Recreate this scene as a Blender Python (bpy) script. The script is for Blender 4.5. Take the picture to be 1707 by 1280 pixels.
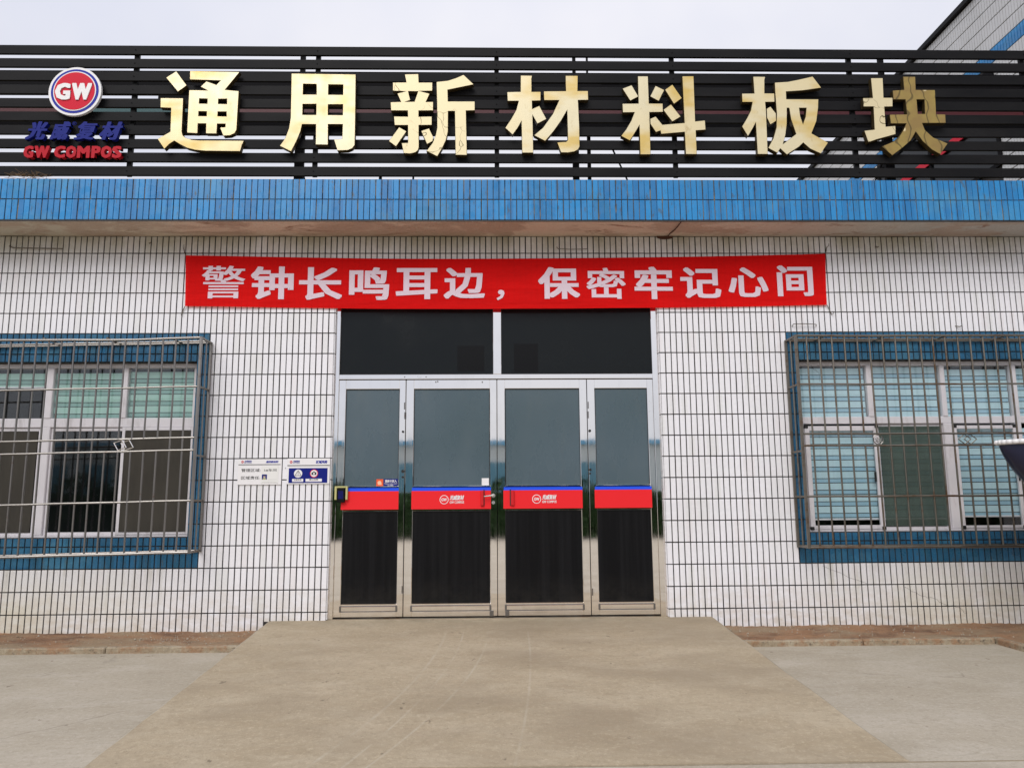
import bpy, math, random
import numpy as np
from mathutils import Vector, Matrix

random.seed(7)
rng = np.random.default_rng(7)
scene = bpy.context.scene
for o in list(bpy.data.objects):
    bpy.data.objects.remove(o)
C = scene.collection

# ------------------------------------------------------------------ camera
cam_d = bpy.data.cameras.new('camera')
cam_d.sensor_width = 36.0
cam_d.lens = 36.0 * 1282 / 1707
cam_d.clip_start = 0.05
cam_d.clip_end = 2000
cam = bpy.data.objects.new('camera', cam_d)
C.objects.link(cam)
_f = Vector((0.021, 0.9879, 0.1539)).normalized()
_r = Vector((0.9998, -0.0202, -0.0068)); _r = (_r - _f * _r.dot(_f)).normalized()
_u = _r.cross(_f)
M = Matrix((( _r.x, _u.x, -_f.x, 0), (_r.y, _u.y, -_f.y, -7.8), (_r.z, _u.z, -_f.z, 1.30), (0, 0, 0, 1)))
cam.matrix_world = M
scene.camera = cam

# ------------------------------------------------------------------ light: overcast afternoon, soft light from behind the camera
SUN_EL, SUN_AZ = math.radians(42), math.radians(200)      # azimuth clockwise from +Y
world = bpy.data.worlds.new('World'); scene.world = world
world.use_nodes = True
wn, wl = world.node_tree.nodes, world.node_tree.links
wn.clear()
w_out = wn.new('ShaderNodeOutputWorld')
w_mix = wn.new('ShaderNodeMixShader'); w_mix.inputs[0].default_value = 0.90
b_sky = wn.new('ShaderNodeBackground'); b_sky.inputs[1].default_value = 0.12
b_cl = wn.new('ShaderNodeBackground'); b_cl.inputs[1].default_value = 0.84
sky = wn.new('ShaderNodeTexSky'); sky.sky_type = 'NISHITA'; sky.sun_disc = False
sky.sun_elevation = SUN_EL; sky.sun_rotation = SUN_AZ
tc = wn.new('ShaderNodeTexCoord')
cn = wn.new('ShaderNodeTexNoise'); cn.inputs['Scale'].default_value = 1.6; cn.inputs['Detail'].default_value = 5
cn.inputs['Roughness'].default_value = 0.55
cr = wn.new('ShaderNodeValToRGB')
cr.color_ramp.elements[0].position = 0.36; cr.color_ramp.elements[0].color = (0.70, 0.73, 0.86, 1)
cr.color_ramp.elements[1].position = 0.66; cr.color_ramp.elements[1].color = (0.90, 0.89, 0.94, 1)
wl.new(tc.outputs['Generated'], cn.inputs['Vector']); wl.new(cn.outputs['Fac'], cr.inputs['Fac'])
sx_ = wn.new('ShaderNodeSeparateXYZ'); wl.new(tc.outputs['Generated'], sx_.inputs[0])      # overcast sky: brighter towards the zenith
ov = wn.new('ShaderNodeMapRange'); ov.inputs[1].default_value = 0.0; ov.inputs[2].default_value = 1.0; ov.inputs[3].default_value = 0.58; ov.inputs[4].default_value = 1.08
wl.new(sx_.outputs[2], ov.inputs[0]); wl.new(ov.outputs[0], b_cl.inputs[1])
wl.new(cr.outputs['Color'], b_cl.inputs['Color']); wl.new(sky.outputs['Color'], b_sky.inputs['Color'])
wl.new(b_sky.outputs[0], w_mix.inputs[1]); wl.new(b_cl.outputs[0], w_mix.inputs[2]); wl.new(w_mix.outputs[0], w_out.inputs['Surface'])

sun_d = bpy.data.lights.new('sun', 'SUN'); sun_d.energy = 1.5; sun_d.angle = math.radians(35); sun_d.color = (1.0, 0.965, 0.92)
sun = bpy.data.objects.new('sun', sun_d); C.objects.link(sun)
_sd = Vector((math.sin(SUN_AZ) * math.cos(SUN_EL), math.cos(SUN_AZ) * math.cos(SUN_EL), math.sin(SUN_EL)))
sun.rotation_euler = _sd.to_track_quat('Z', 'Y').to_euler(); sun.location = (0, -10, 20)

scene.view_settings.view_transform = 'Standard'
scene.view_settings.look = 'None'
scene.view_settings.gamma = 1.0
scene.view_settings.use_curve_mapping = False
scene.view_settings.exposure = 0.33

# ------------------------------------------------------------------ geometry helpers
class MB:
    """collects shapes into one mesh"""
    def __init__(s): s.v = []; s.f = []; s.m = []
    def add(s, vs, fs, m=0):
        n = len(s.v); s.v.extend(vs); s.f.extend([tuple(i + n for i in f) for f in fs]); s.m.extend([m] * len(fs)); return s
    def box(s, x0, x1, y0, y1, z0, z1, b=0.0, m=0):
        if x0 > x1: x0, x1 = x1, x0
        if y0 > y1: y0, y1 = y1, y0
        if z0 > z1: z0, z1 = z1, z0
        if b <= 0:
            vs = [(x0,y0,z0),(x1,y0,z0),(x1,y1,z0),(x0,y1,z0),(x0,y0,z1),(x1,y0,z1),(x1,y1,z1),(x0,y1,z1)]
            return s.add(vs, [(0,3,2,1),(4,5,6,7),(0,1,5,4),(1,2,6,5),(2,3,7,6),(3,0,4,7)], m)
        b = min(b, (x1-x0)*.45, (y1-y0)*.45, (z1-z0)*.45)
        vs = []; idx = {}
        for i, x in enumerate((x0, x1)):
            for j, y in enumerate((y0, y1)):
                for k, z in enumerate((z0, z1)):
                    dx, dy, dz = b*(1-2*i), b*(1-2*j), b*(1-2*k)
                    idx[i,j,k,0] = len(vs); vs.append((x, y+dy, z+dz))
                    idx[i,j,k,1] = len(vs); vs.append((x+dx, y, z+dz))
                    idx[i,j,k,2] = len(vs); vs.append((x+dx, y+dy, z))
        I = idx
        fs = [(I[0,0,0,0],I[0,0,1,0],I[0,1,1,0],I[0,1,0,0]), (I[1,0,0,0],I[1,1,0,0],I[1,1,1,0],I[1,0,1,0]),
              (I[0,0,0,1],I[1,0,0,1],I[1,0,1,1],I[0,0,1,1]), (I[0,1,0,1],I[0,1,1,1],I[1,1,1,1],I[1,1,0,1]),
              (I[0,0,0,2],I[0,1,0,2],I[1,1,0,2],I[1,0,0,2]), (I[0,0,1,2],I[1,0,1,2],I[1,1,1,2],I[0,1,1,2])]
        for j in (0,1):
            for k in (0,1):
                q = (I[0,j,k,1],I[0,j,k,2],I[1,j,k,2],I[1,j,k,1]); fs.append(q if (j ^ k) else q[::-1])
                q = (I[j,0,k,0],I[j,0,k,2],I[j,1,k,2],I[j,1,k,0]); fs.append(q[::-1] if (j ^ k) else q)
                q = (I[j,k,0,0],I[j,k,0,1],I[j,k,1,1],I[j,k,1,0]); fs.append(q if (j ^ k) else q[::-1])
                for i in (0,1):
                    pass
        for i in (0,1):
            for j in (0,1):
                for k in (0,1):
                    q = (I[i,j,k,0],I[i,j,k,1],I[i,j,k,2]); fs.append(q if (i+j+k) % 2 else q[::-1])
        return s.add(vs, fs, m)
    def tube(s, p0, p1, r, n=8, m=0, r1=None):
        p0 = Vector(p0); p1 = Vector(p1); d = (p1 - p0).normalized()
        a = d.orthogonal().normalized(); b = d.cross(a); r1 = r if r1 is None else r1
        vs = [tuple(p0 + (a*math.cos(2*math.pi*i/n) + b*math.sin(2*math.pi*i/n))*r) for i in range(n)]
        vs += [tuple(p1 + (a*math.cos(2*math.pi*i/n) + b*math.sin(2*math.pi*i/n))*r1) for i in range(n)]
        fs = [(i, (i+1) % n, n+(i+1) % n, n+i) for i in range(n)] + [tuple(range(n))[::-1], tuple(range(n, 2*n))]
        return s.add(vs, fs, m)
    def path(s, pts, r, n=6, m=0):
        for a, b in zip(pts[:-1], pts[1:]): s.tube(a, b, r, n, m)
        return s
    def disc(s, cx, cz, r, y0, y1, n=48, m=0, rz=None):
        rz = r if rz is None else rz
        vs = [(cx + r*math.cos(2*math.pi*i/n), y0, cz + rz*math.sin(2*math.pi*i/n)) for i in range(n)]
        vs += [(x, y1, z) for x, _, z in vs]
        fs = [tuple(range(n)), tuple(range(n, 2*n))[::-1]] + [(n+i, n+(i+1) % n, (i+1) % n, i) for i in range(n)]
        return s.add(vs, fs, m)

WLOC = {}
def tag(o, label=None, cat=None, group=None, kind=None):
    if label: o['label'] = label
    if cat: o['category'] = cat
    if group: o['group'] = group
    if kind: o['kind'] = kind
    return o
def link(name, data, wloc, parent=None):
    o = bpy.data.objects.new(name, data); C.objects.link(o)
    w = Vector(wloc); WLOC[o.name] = w
    if parent is not None:
        o.parent = parent; o.location = w - WLOC[parent.name]
    else: o.location = w
    return o
def mesh_from(mb, mats, name, centre=True, smooth=False):
    vs = np.array(mb.v, dtype=float)
    c = (vs.min(0) + vs.max(0)) / 2 if centre else np.zeros(3)
    me = bpy.data.meshes.new(name)
    me.from_pydata((vs - c).tolist(), [], mb.f)
    for m in (mats if isinstance(mats, (list, tuple)) else [mats]): me.materials.append(m)
    if any(mb.m): me.polygons.foreach_set('material_index', mb.m)
    if smooth: me.polygons.foreach_set('use_smooth', [True]*len(me.polygons))
    me.update()
    return me, tuple(c)
def part(name, mb, mats, parent=None, smooth=False, **kw):
    me, c = mesh_from(mb, mats, name, True, smooth)
    return tag(link(name, me, c, parent), **kw)
def empty(name, loc, label, cat, group=None, parent=None):
    o = link(name, None, loc, parent); o.empty_display_size = 0.2
    return tag(o, label, cat, group)
def struct(name, mb, mats, **kw):
    return part(name, mb, mats, kind='structure', **kw)

def curve_mesh(cu):
    """curve or text -> (verts, faces) with +Z of the curve turned towards -Y"""
    o = bpy.data.objects.new('tmp', cu); C.objects.link(o)
    bpy.context.view_layer.update()
    me = bpy.data.meshes.new_from_object(o.evaluated_get(bpy.context.evaluated_depsgraph_get()))
    vs = [(v.co.x, -v.co.z, v.co.y) for v in me.vertices]; fs = [tuple(p.vertices) for p in me.polygons]
    bpy.data.objects.remove(o); bpy.data.curves.remove(cu); bpy.data.meshes.remove(me)
    return vs, fs
def add_flat(mb, vs, fs, y_front, m_face, m_side):
    n = len(mb.v); ymin = min(v[1] for v in vs)
    mb.v.extend([(x, y - ymin + y_front, z) for x, y, z in vs])
    for f in fs:
        a, b, c = (Vector(vs[i]) for i in f[:3]); nn = (b-a).cross(c-a)
        mb.f.append(tuple(i+n for i in f)); mb.m.append(m_face if abs(nn.y) > 0.9*nn.length else m_side)
def outline(mb, loops, y_front, depth, bev=0.002, m_face=0, m_side=1):
    cu = bpy.data.curves.new('tmp', 'CURVE'); cu.dimensions = '2D'; cu.fill_mode = 'BOTH'
    cu.extrude = depth/2 - bev; cu.bevel_depth = bev; cu.bevel_resolution = 0; cu.offset = -bev
    for lp in loops:
        sp = cu.splines.new('POLY'); sp.points.add(len(lp)-1); sp.use_cyclic_u = True
        for p, (x, z) in zip(sp.points, lp): p.co = (x, z, 0, 1)
    vs, fs = curve_mesh(cu); add_flat(mb, vs, fs, y_front, m_face, m_side); return mb
def text(mb, body, x0, z0, x1, z1, y_front, depth=0.0, bold=0.0, shear=0.0, m_face=0, m_side=0, boldx=None):
    """lettering stretched into the rectangle x0..x1, z0..z1; bold thickens every stroke by that share of the height"""
    wz = bold*(z1-z0); wx = (bold*1.3 if boldx is None else boldx)*(z1-z0)
    cu = bpy.data.curves.new('tmp', 'FONT'); cu.body = body; cu.shear = shear; cu.resolution_u = 2
    vs, fs = curve_mesh(cu)
    if not vs: return mb
    a = np.array(vs); lo, hi = a.min(0), a.max(0)
    a[:, 0] = x0+wx + (a[:, 0]-lo[0])/(hi[0]-lo[0])*(x1-x0-2*wx)
    a[:, 2] = z0+wz + (a[:, 2]-lo[2])/(hi[2]-lo[2])*(z1-z0-2*wz)
    def slab(poly, yf, flip=False):
        n = len(poly); k = len(mb.v)
        mb.v.extend([(x, yf, z) for x, z in poly]); mb.f.append(tuple(range(k, k+n))); mb.m.append(m_face)
        if depth > 0:
            mb.v.extend([(x, yf+depth, z) for x, z in poly]); mb.f.append(tuple(range(k+n, k+2*n))[::-1]); mb.m.append(m_side)
            for i in range(n): mb.f.append((k+(i+1) % n, k+i, k+n+i, k+n+(i+1) % n)); mb.m.append(m_side)
    merged = {}; key = [merged.setdefault((round(x, 5), round(z, 5)), i) for i, (x, _, z) in enumerate(a.tolist())]
    edges = {}
    for f in fs:
        for i in range(len(f)): edges[key[f[i]], key[f[(i+1) % len(f)]]] = 1
    open_e = [(p, q) for (p, q) in edges if (q, p) not in edges]
    k = len(mb.v); pts = [(x, z) for x, _, z in a.tolist()]
    mb.v.extend([(x, y_front, z) for x, z in pts])
    for f in fs: mb.f.append(tuple(i+k for i in f)); mb.m.append(m_face)
    if depth > 0:
        n = len(pts); mb.v.extend([(x, y_front+depth, z) for x, z in pts])
        for f in fs: mb.f.append(tuple(i+k+n for i in f[::-1])); mb.m.append(m_side)
        if bold <= 0:
            for p, q in open_e: mb.f.append((q+k, p+k, p+k+n, q+k+n)); mb.m.append(m_side)
    if bold > 0:
        for e, (p, q) in enumerate(open_e):
            (ax, az), (bx, bz) = pts[p], pts[q]
            c = [(X+sx*wx, Z+sz*wz) for X, Z in ((ax, az), (bx, bz)) for sx in (-1, 1) for sz in (-1, 1)]
            c = sorted(set(c)); hull = []
            for seq in (c, c[::-1]):
                st = []
                for pt in seq:
                    while len(st) > 1 and (st[-1][0]-st[-2][0])*(pt[1]-st[-2][1])-(st[-1][1]-st[-2][1])*(pt[0]-st[-2][0]) <= 1e-12: st.pop()
                    st.append(pt)
                hull += st[:-1]
            slab(hull, y_front - .00004*(1 + e % 11))
    return mb

# ------------------------------------------------------------------ materials
class Mat:
    def __init__(s, name, col=(.5,.5,.5), rough=.5, metal=0.0, spec=0.5):
        s.m = bpy.data.materials.new(name); s.m.use_nodes = True
        s.n, s.l = s.m.node_tree.nodes, s.m.node_tree.links
        s.b = s.n['Principled BSDF']; s.out = s.n['Material Output']
        s.b.inputs['Base Color'].default_value = (*col, 1); s.b.inputs['Roughness'].default_value = rough
        s.b.inputs['Metallic'].default_value = metal; s.b.inputs['Specular IOR Level'].default_value = spec
        s.pos = s.n.new('ShaderNodeNewGeometry').outputs['Position']; s.colour = None; s.col = col
    def node(s, t, **kw):
        nd = s.n.new(t)
        for k, v in kw.items():
            if k in nd.inputs: nd.inputs[k].default_value = v
            else: setattr(nd, k, v)
        return nd
    def vec(s, sx=1, sy=1, sz=1):
        mp = s.n.new('ShaderNodeMapping'); mp.inputs['Scale'].default_value = (sx, sy, sz); s.l.new(s.pos, mp.inputs['Vector']); return mp.outputs[0]
    def noise(s, scale=5, detail=4, rough=.55, stretch=(1,1,1), lo=.35, hi=.65, dist=0.0):
        nz = s.node('ShaderNodeTexNoise', Scale=scale, Detail=detail, Roughness=rough, Distortion=dist)
        s.l.new(s.vec(*stretch), nz.inputs['Vector'])
        mr = s.n.new('ShaderNodeMapRange'); mr.inputs[1].default_value = lo; mr.inputs[2].default_value = hi
        s.l.new(nz.outputs['Fac'], mr.inputs[0]); return mr.outputs[0]
    def math(s, op, a, b=0.0, clamp=False):
        nd = s.n.new('ShaderNodeMath'); nd.operation = op; nd.use_clamp = clamp
        for i, v in enumerate((a, b)):
            if isinstance(v, (int, float)): nd.inputs[i].default_value = v
            else: s.l.new(v, nd.inputs[i])
        return nd.outputs[0]
    def axis(s, i):
        nd = s.n.new('ShaderNodeSeparateXYZ'); s.l.new(s.pos, nd.inputs[0]); return nd.outputs[i]
    def ramp01(s, v, a, b):
        mr = s.n.new('ShaderNodeMapRange'); mr.inputs[1].default_value = a; mr.inputs[2].default_value = b
        s.l.new(v, mr.inputs[0]); return mr.outputs[0]
    def over(s, fac, col, mode='MIX'):
        """lay colour col over the base where fac"""
        mx = s.n.new('ShaderNodeMix'); mx.data_type = 'RGBA'; mx.blend_type = mode; mx.clamp_factor = True
        if s.colour is None: mx.inputs[6].default_value = (*s.col, 1)
        else: s.l.new(s.colour, mx.inputs[6])
        mx.inputs[7].default_value = (*col, 1)
        if isinstance(fac, (int, float)): mx.inputs[0].default_value = fac
        else: s.l.new(fac, mx.inputs[0])
        s.colour = mx.outputs[2]; s.l.new(s.colour, s.b.inputs['Base Color']); return s
    def cellrand(s, px, pz, ox=0.0, oz=0.0):
        """a random value per tile cell, from its place on the wall"""
        x = s.math('FLOOR', s.math('DIVIDE', s.math('SUBTRACT', s.axis(0), ox), px))
        z = s.math('FLOOR', s.math('DIVIDE', s.math('SUBTRACT', s.axis(2), oz), pz))
        cb = s.n.new('ShaderNodeCombineXYZ'); s.l.new(x, cb.inputs[0]); s.l.new(z, cb.inputs[1])
        wn_ = s.n.new('ShaderNodeTexWhiteNoise'); wn_.noise_dimensions = '2D'; s.l.new(cb.outputs[0], wn_.inputs['Vector'])
        return wn_.outputs['Value'], wn_.outputs['Color']
    def rough(s, v, a, b):
        mr = s.n.new('ShaderNodeMapRange'); mr.inputs[3].default_value = a; mr.inputs[4].default_value = b
        s.l.new(v, mr.inputs[0]); s.l.new(mr.outputs[0], s.b.inputs['Roughness']); return s
    def bump(s, v, strength=.3, dist=.005):
        bp = s.n.new('ShaderNodeBump'); bp.inputs['Strength'].default_value = strength; bp.inputs['Distance'].default_value = dist
        s.l.new(v, bp.inputs['Height']); s.l.new(bp.outputs[0], s.b.inputs['Normal']); return s

CW, RH = 0.060506, 0.214173            # tile pitch across and up
ZR0 = 3.9088                            # height of the uppermost full joint
XL, XR = -2.99565, 1.75839              # a joint left and right of the door

def tile_mat(name, col, alt, rough):
    t = Mat(name, col, rough); r, rc = t.cellrand(CW, RH, XL, ZR0)
    t.over(t.math('MULTIPLY', r, .55), alt)
    return t, r
t, r = tile_mat('white_glazed_tile', (.86, .85, .88), (.79, .785, .80), .25)
t.over(t.math('MULTIPLY', t.math('GREATER_THAN', r, .93), .22), (.80, .72, .72))
t.over(t.math('MULTIPLY', t.math('LESS_THAN', r, .07), .35), (.66, .66, .62))
side = t.math('MULTIPLY', t.ramp01(t.math('ABSOLUTE', t.axis(0)), 2.6, 4.6), t.ramp01(t.axis(2), 1.1, .3))
t.over(t.math('MULTIPLY', side, t.math('ADD', .25, t.math('MULTIPLY', t.noise(2.0, 5, .6, (1,1,1), .3, .7), .6))), (.62, .59, .47))
streak = t.math('MULTIPLY', t.ramp01(t.axis(2), .15, .69), t.math('MULTIPLY', t.math('LESS_THAN', t.axis(2), .70), t.math('GREATER_THAN', t.math('ABSOLUTE', t.axis(0)), 2.9)))
t.over(t.math('MULTIPLY', t.math('MULTIPLY', streak, t.noise(5, 5, .7, (1.6,1,.12), .50, .72)), .7), (.40, .37, .27))
t.over(t.math('MULTIPLY', t.noise(1.1, 6, .65, (1,1,.35), .52, .80), .35), (.60, .585, .54))
low = t.ramp01(t.axis(2), .62, .10)
t.over(t.math('MULTIPLY', t.math('MULTIPLY', low, t.noise(7, 5, .6, (1,1,2))), .55), (.50, .40, .27))
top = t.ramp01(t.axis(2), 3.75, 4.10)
t.over(t.math('MULTIPLY', t.math('MULTIPLY', top, t.noise(2.2, 4, .6, (1,1,.5), .25, .55)), .85), (.34, .31, .19))  # olive grime of the top rows, deepened as painted shade under the eave
t.over(t.math('MULTIPLY', t.noise(9, 6, .7, (1,1,.25), .62, .85), .25), (.45, .42, .36))
t.rough(t.noise(14, 3), .18, .34); t.bump(t.noise(9, 2, .5, (1,1,.35), 0, 1), .12, .004)
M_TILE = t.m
def blue(name, a, b):
    t = Mat(name, a, .3); r, rc = t.cellrand(CW, RH, 0, 4.1)
    t.over(t.math('MULTIPLY', r, .8), b)
    t.over(t.math('MULTIPLY', t.noise(6, 6, .7, (1,1,.3), .55, .8), .45), (.05, .16, .17))
    t.over(t.math('MULTIPLY', t.noise(30, 4, .7, (1,1,.25), .58, .70), .75), (.075, .065, .035))
    t.over(t.math('MULTIPLY', t.noise(1.3, 5, .65, (1,1,1.5), .5, .75), .5), (.10, .30, .42))
    t.rough(t.noise(12, 3), .2, .45); t.bump(t.noise(9, 2, .5, (1,1,.3), 0, 1), .15, .004)
    return t.m
M_BLUE = blue('blue_glazed_tile', (.010, .165, .42), (.018, .27, .62))
M_BLUE2 = blue('blue_window_tile', (.008, .078, .15), (.013, .12, .25))
t = Mat('dark_grout', (.018, .017, .018), .9); t.over(t.noise(12, 4), (.04, .036, .033)); M_GROUT = t.m
t = Mat('rusty_grout', (.12, .10, .06), .9); t.over(t.noise(5, 6, .7, (1,1,.5), .45, .6), (.03, .025, .02))
t.over(t.noise(11, 4, .6, (1,1,.4), .5, .62), (.34, .24, .10)); M_GROUT2 = t.m
t = Mat('soffit_plaster', (.70, .56, .44), .85)
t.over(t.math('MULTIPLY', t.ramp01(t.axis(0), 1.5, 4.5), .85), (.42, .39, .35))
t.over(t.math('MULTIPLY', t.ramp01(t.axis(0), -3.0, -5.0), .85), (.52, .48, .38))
t.over(t.noise(1.5, 7, .7, (1,3,1), .58, .66, .6), (.27, .14, .085))
t.over(t.math('MULTIPLY', t.noise(1.1, 5, .6, (1,2,1), .45, .52, .8), .7), (.44, .31, .23))
t.over(t.math('MULTIPLY', t.noise(9, 6, .7, (1,2,1), .55, .75), .6), (.60, .55, .48)); t.bump(t.noise(18, 6), .5, .01); M_SOFFIT = t.m
def concrete(name, c, c2, c3, sc=1.0, crack=.4):
    t = Mat(name, c, .88)
    t.over(t.noise(.55*sc, 6, .6, (1,2.2,1), .35, .65), c2)
    t.over(t.math('MULTIPLY', t.noise(1.7*sc, 8, .65, (1,1.7,1), .45, .7, .4), .65), c3)
    t.over(t.math('MULTIPLY', t.noise(6*sc, 8, .75, (1,1.8,1), .48, .75), .5), (c3[0]*.72, c3[1]*.70, c3[2]*.66))
    t.over(t.math('MULTIPLY', t.noise(22, 6, .85, (1,1,1), .50, .64), .62), (c3[0]*.60, c3[1]*.57, c3[2]*.52))
    t.over(t.math('MULTIPLY', t.noise(34, 5, .85, (1,1,1), .52, .66), .5), (c3[0]*1.22, c3[1]*1.22, c3[2]*1.2))
    t.over(t.math('MULTIPLY', t.noise(9, 3, .6, (1,.6,1), .69, .73), .7), (.12, .09, .055))
    t.over(t.math('MULTIPLY', t.noise(3.2, 7, .8, (1,1.3,1), .56, .70), .35), (c2[0]*.62, c2[1]*.58, c2[2]*.52))
    t.over(t.math('MULTIPLY', t.noise(75, 4, .8, (1,1,1), .62, .70), .6), (.09, .075, .05))
    vo = t.node('ShaderNodeTexVoronoi', Scale=.55); vo.feature = 'DISTANCE_TO_EDGE'; ms_ = t.n.new('ShaderNodeMix'); ms_.data_type = 'VECTOR'; ms_.inputs[0].default_value = .22
    nz_ = t.node('ShaderNodeTexNoise', Scale=2.6, Detail=6); t.l.new(t.pos, nz_.inputs['Vector']); t.l.new(t.vec(1,1,1), ms_.inputs[4]); t.l.new(nz_.outputs['Color'], ms_.inputs[5]); t.l.new(ms_.outputs[1], vo.inputs['Vector'])
    t.over(t.math('MULTIPLY', t.math('MULTIPLY', t.ramp01(vo.outputs['Distance'], .0045, .001), t.noise(1.0, 3, .5, (1,1,1), .52, .62)), crack), (.13, .11, .08))
    return t
t = concrete('ramp_concrete', (.43, .350, .238), (.34, .268, .172), (.49, .415, .30), crack=0.0)
# faint pale tyre tracks curving from the door towards the left
yy = t.math('MULTIPLY', t.math('SUBTRACT', t.axis(1), -.6), t.math('SUBTRACT', t.axis(1), -.6))
for x_, k_, w_ in ((-.46, .052, .016), (-.30, .050, .011), (-.08, .060, .012), (.28, .02, .012)):
    dx = t.math('ABSOLUTE', t.math('SUBTRACT', t.axis(0), t.math('SUBTRACT', x_, t.math('MULTIPLY', yy, k_))))
    ln = t.math('MULTIPLY', t.ramp01(dx, w_, .003), t.math('MULTIPLY', t.noise(4, 4, .6, (1,.5,1), .38, .62), t.ramp01(t.axis(1), -.4, -.9)))
    t.over(t.math('MULTIPLY', ln, .45), (.54, .49, .39))
t.over(t.math('MULTIPLY', t.noise(.8, 5, .6, (1,1.6,1), .46, .66), .6), (.285, .225, .15))
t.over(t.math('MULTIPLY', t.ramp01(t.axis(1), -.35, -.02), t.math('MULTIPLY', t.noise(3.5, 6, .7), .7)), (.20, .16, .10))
t.bump(t.noise(70, 5, .7), .35, .004); t.rough(t.noise(5, 3), .75, .95); M_RAMP = t.m
t = concrete('yard_concrete', (.44, .385, .30), (.355, .305, .225), (.50, .45, .37)); t.bump(t.noise(60, 5, .7), .3, .004); M_YARD = t.m
t = concrete('kerb_concrete', (.38, .31, .215), (.28, .215, .135), (.44, .385, .29), 2)
t.over(t.noise(3.5, 7, .75, (1,1,1), .48, .58), (.30, .18, .10))
t.over(t.noise(20, 6, .8, (1,1,1), .55, .65), (.13, .10, .07)); t.bump(t.noise(40, 5), .6, .008); M_KERB = t.m
t = Mat('reddish_soil', (.42, .235, .125), .95)
t.over(t.noise(2.2, 8, .7, (1,3,1), .45, .65), (.20, .11, .065)); t.over(t.math('MULTIPLY', t.noise(1.3, 6, .7, (1,2,1), .45, .6), .8), (.40, .30, .19)); t.over(t.noise(4.5, 7, .8, (1,2,1), .60, .68), (.09, .05, .03))
t.over(t.noise(60, 4, .8, (1,1,1), .66, .72), (.5, .45, .38)); t.bump(t.noise(35, 7, .75), .9, .015); M_SOIL = t.m

def steel(name, col, lo, hi, smear=(18, 18, .6)):
    t = Mat(name, col, .15, 1.0); nz = t.noise(3, 5, .6, smear, .3, .7); t.rough(nz, lo, hi)
    t.over(t.math('MULTIPLY', t.noise(4, 6, .7, (1,1,.4), .5, .75), .35), tuple(c*.72 for c in col))
    return t
t = steel('polished_stainless', (.96, .93, .90), .01, .06); t.bump(t.noise(2.2, 3, .5, (6,6,.8), 0, 1), .05, .006)
t.over(t.math('MULTIPLY', t.noise(16, 5, .8, (1,1,1), .66, .72), .8), (.12, .11, .10)); M_STEEL = t.m
t = steel('bar_steel', (.25, .235, .22), .30, .45, (1,1,1)); t.over(t.math('MULTIPLY', t.noise(3, 6, .8, (1,1,2), .60, .70), .9), (.16, .07, .035)); M_BAR = t.m
t = steel('weathered_bar_steel', (.21, .19, .16), .32, .5, (1,1,1)); t.over(t.noise(2.6, 6, .8, (1,1,2), .50, .66), (.15, .085, .045)); M_BAR2 = t.m
t = Mat('white_aluminium', (.72, .69, .71), .4, 0); t.over(t.math('MULTIPLY', t.noise(7, 6, .75, (1,1,.3), .52, .75), .6), (.33, .30, .28)); M_ALU = t.m
t = Mat('frosted_film', (.060, .096, .112), .30, 0, .6); t.rough(t.noise(2.2, 5, .7, (1,1,.5), .35, .7), .20, .42); t.over(t.noise(.7, 2, .5, (1,1,1), .3, .7), (.088, .125, .150))
t.over(t.math('MULTIPLY', t.noise(5, 6, .7, (1,1,.2), .52, .8), .4), (.11, .13, .13)); M_FILM = t.m
t = Mat('black_panel', (.005, .005, .0055), .55, 0, .10); t.over(t.noise(2, 5, .6, (9,1,.25), .4, .7), (.010, .010, .011)); t.over(t.math('MULTIPLY', t.ramp01(t.axis(2), .62, .30), t.math('MULTIPLY', t.noise(6, 6, .75), .35)), (.045, .04, .033)); M_PANEL = t.m
t = Mat('black_tinted_glass', (.007, .009, .010), .12, 0, .22); t.rough(t.noise(2, 3), .12, .3); M_TINT = t.m
M_RUBBER = Mat('black_rubber', (.01, .01, .01), .6).m
M_RED = Mat('red_film', (.84, .022, .028), .4, 0, .2).m
M_REDD = Mat('red_pull_film', (.62, .008, .012), .35).m
M_BLUEF = Mat('blue_film', (.012, .085, .80), .35).m
M_WHITE = Mat('white_print', (.82, .80, .80), .4).m
M_BLACK = Mat('black_print', (.02, .02, .02), .5).m
t = Mat('gold_metal', (.72, .60, .34), .44, .25)
t.over(t.noise(1.1, 2, .5, (1,1,1), .35, .65), (.72, .645, .43)); t.over(t.math('MULTIPLY', t.noise(1.7, 3, .5, (1,1,2.2), .50, .68), .8), (.62, .42, .08)); t.over(t.math('MULTIPLY', t.noise(14, 5, .8, (1,1,.4), .60, .72), .5), (.40, .28, .10))
t.rough(t.noise(4, 3, .5, (2,2,1)), .30, .42); M_GOLD = t.m
t = Mat('peeling_gold', (.72, .62, .38), .42, .25)
w_ = t.node('ShaderNodeTexVoronoi', Scale=7.0); w_.feature = 'DISTANCE_TO_EDGE'
dd = t.n.new('ShaderNodeMix'); dd.data_type = 'VECTOR'
nn = t.node('ShaderNodeTexNoise', Scale=3.0, Detail=3); t.l.new(t.pos, nn.inputs['Vector'])
dd.inputs[0].default_value = .35; t.l.new(t.vec(1,1,.7), dd.inputs[4]); t.l.new(nn.outputs['Color'], dd.inputs[5]); t.l.new(dd.outputs[1], w_.inputs['Vector'])
t.over(t.math('MULTIPLY', t.ramp01(w_.outputs['Distance'], .022, .006), t.noise(1.6, 2, .5, (1,1,1), .45, .55)), (.10, .08, .02)); M_GOLD2 = t.m
t = Mat('peeled_gold_dark_reflection', (.30, .20, .065), .34, .45); t.over(t.noise(4, 4, .6, (1,1,1), .4, .6), (.36, .26, .07))  # peeled film, with a dark mirror reflection painted into the brown
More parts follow.
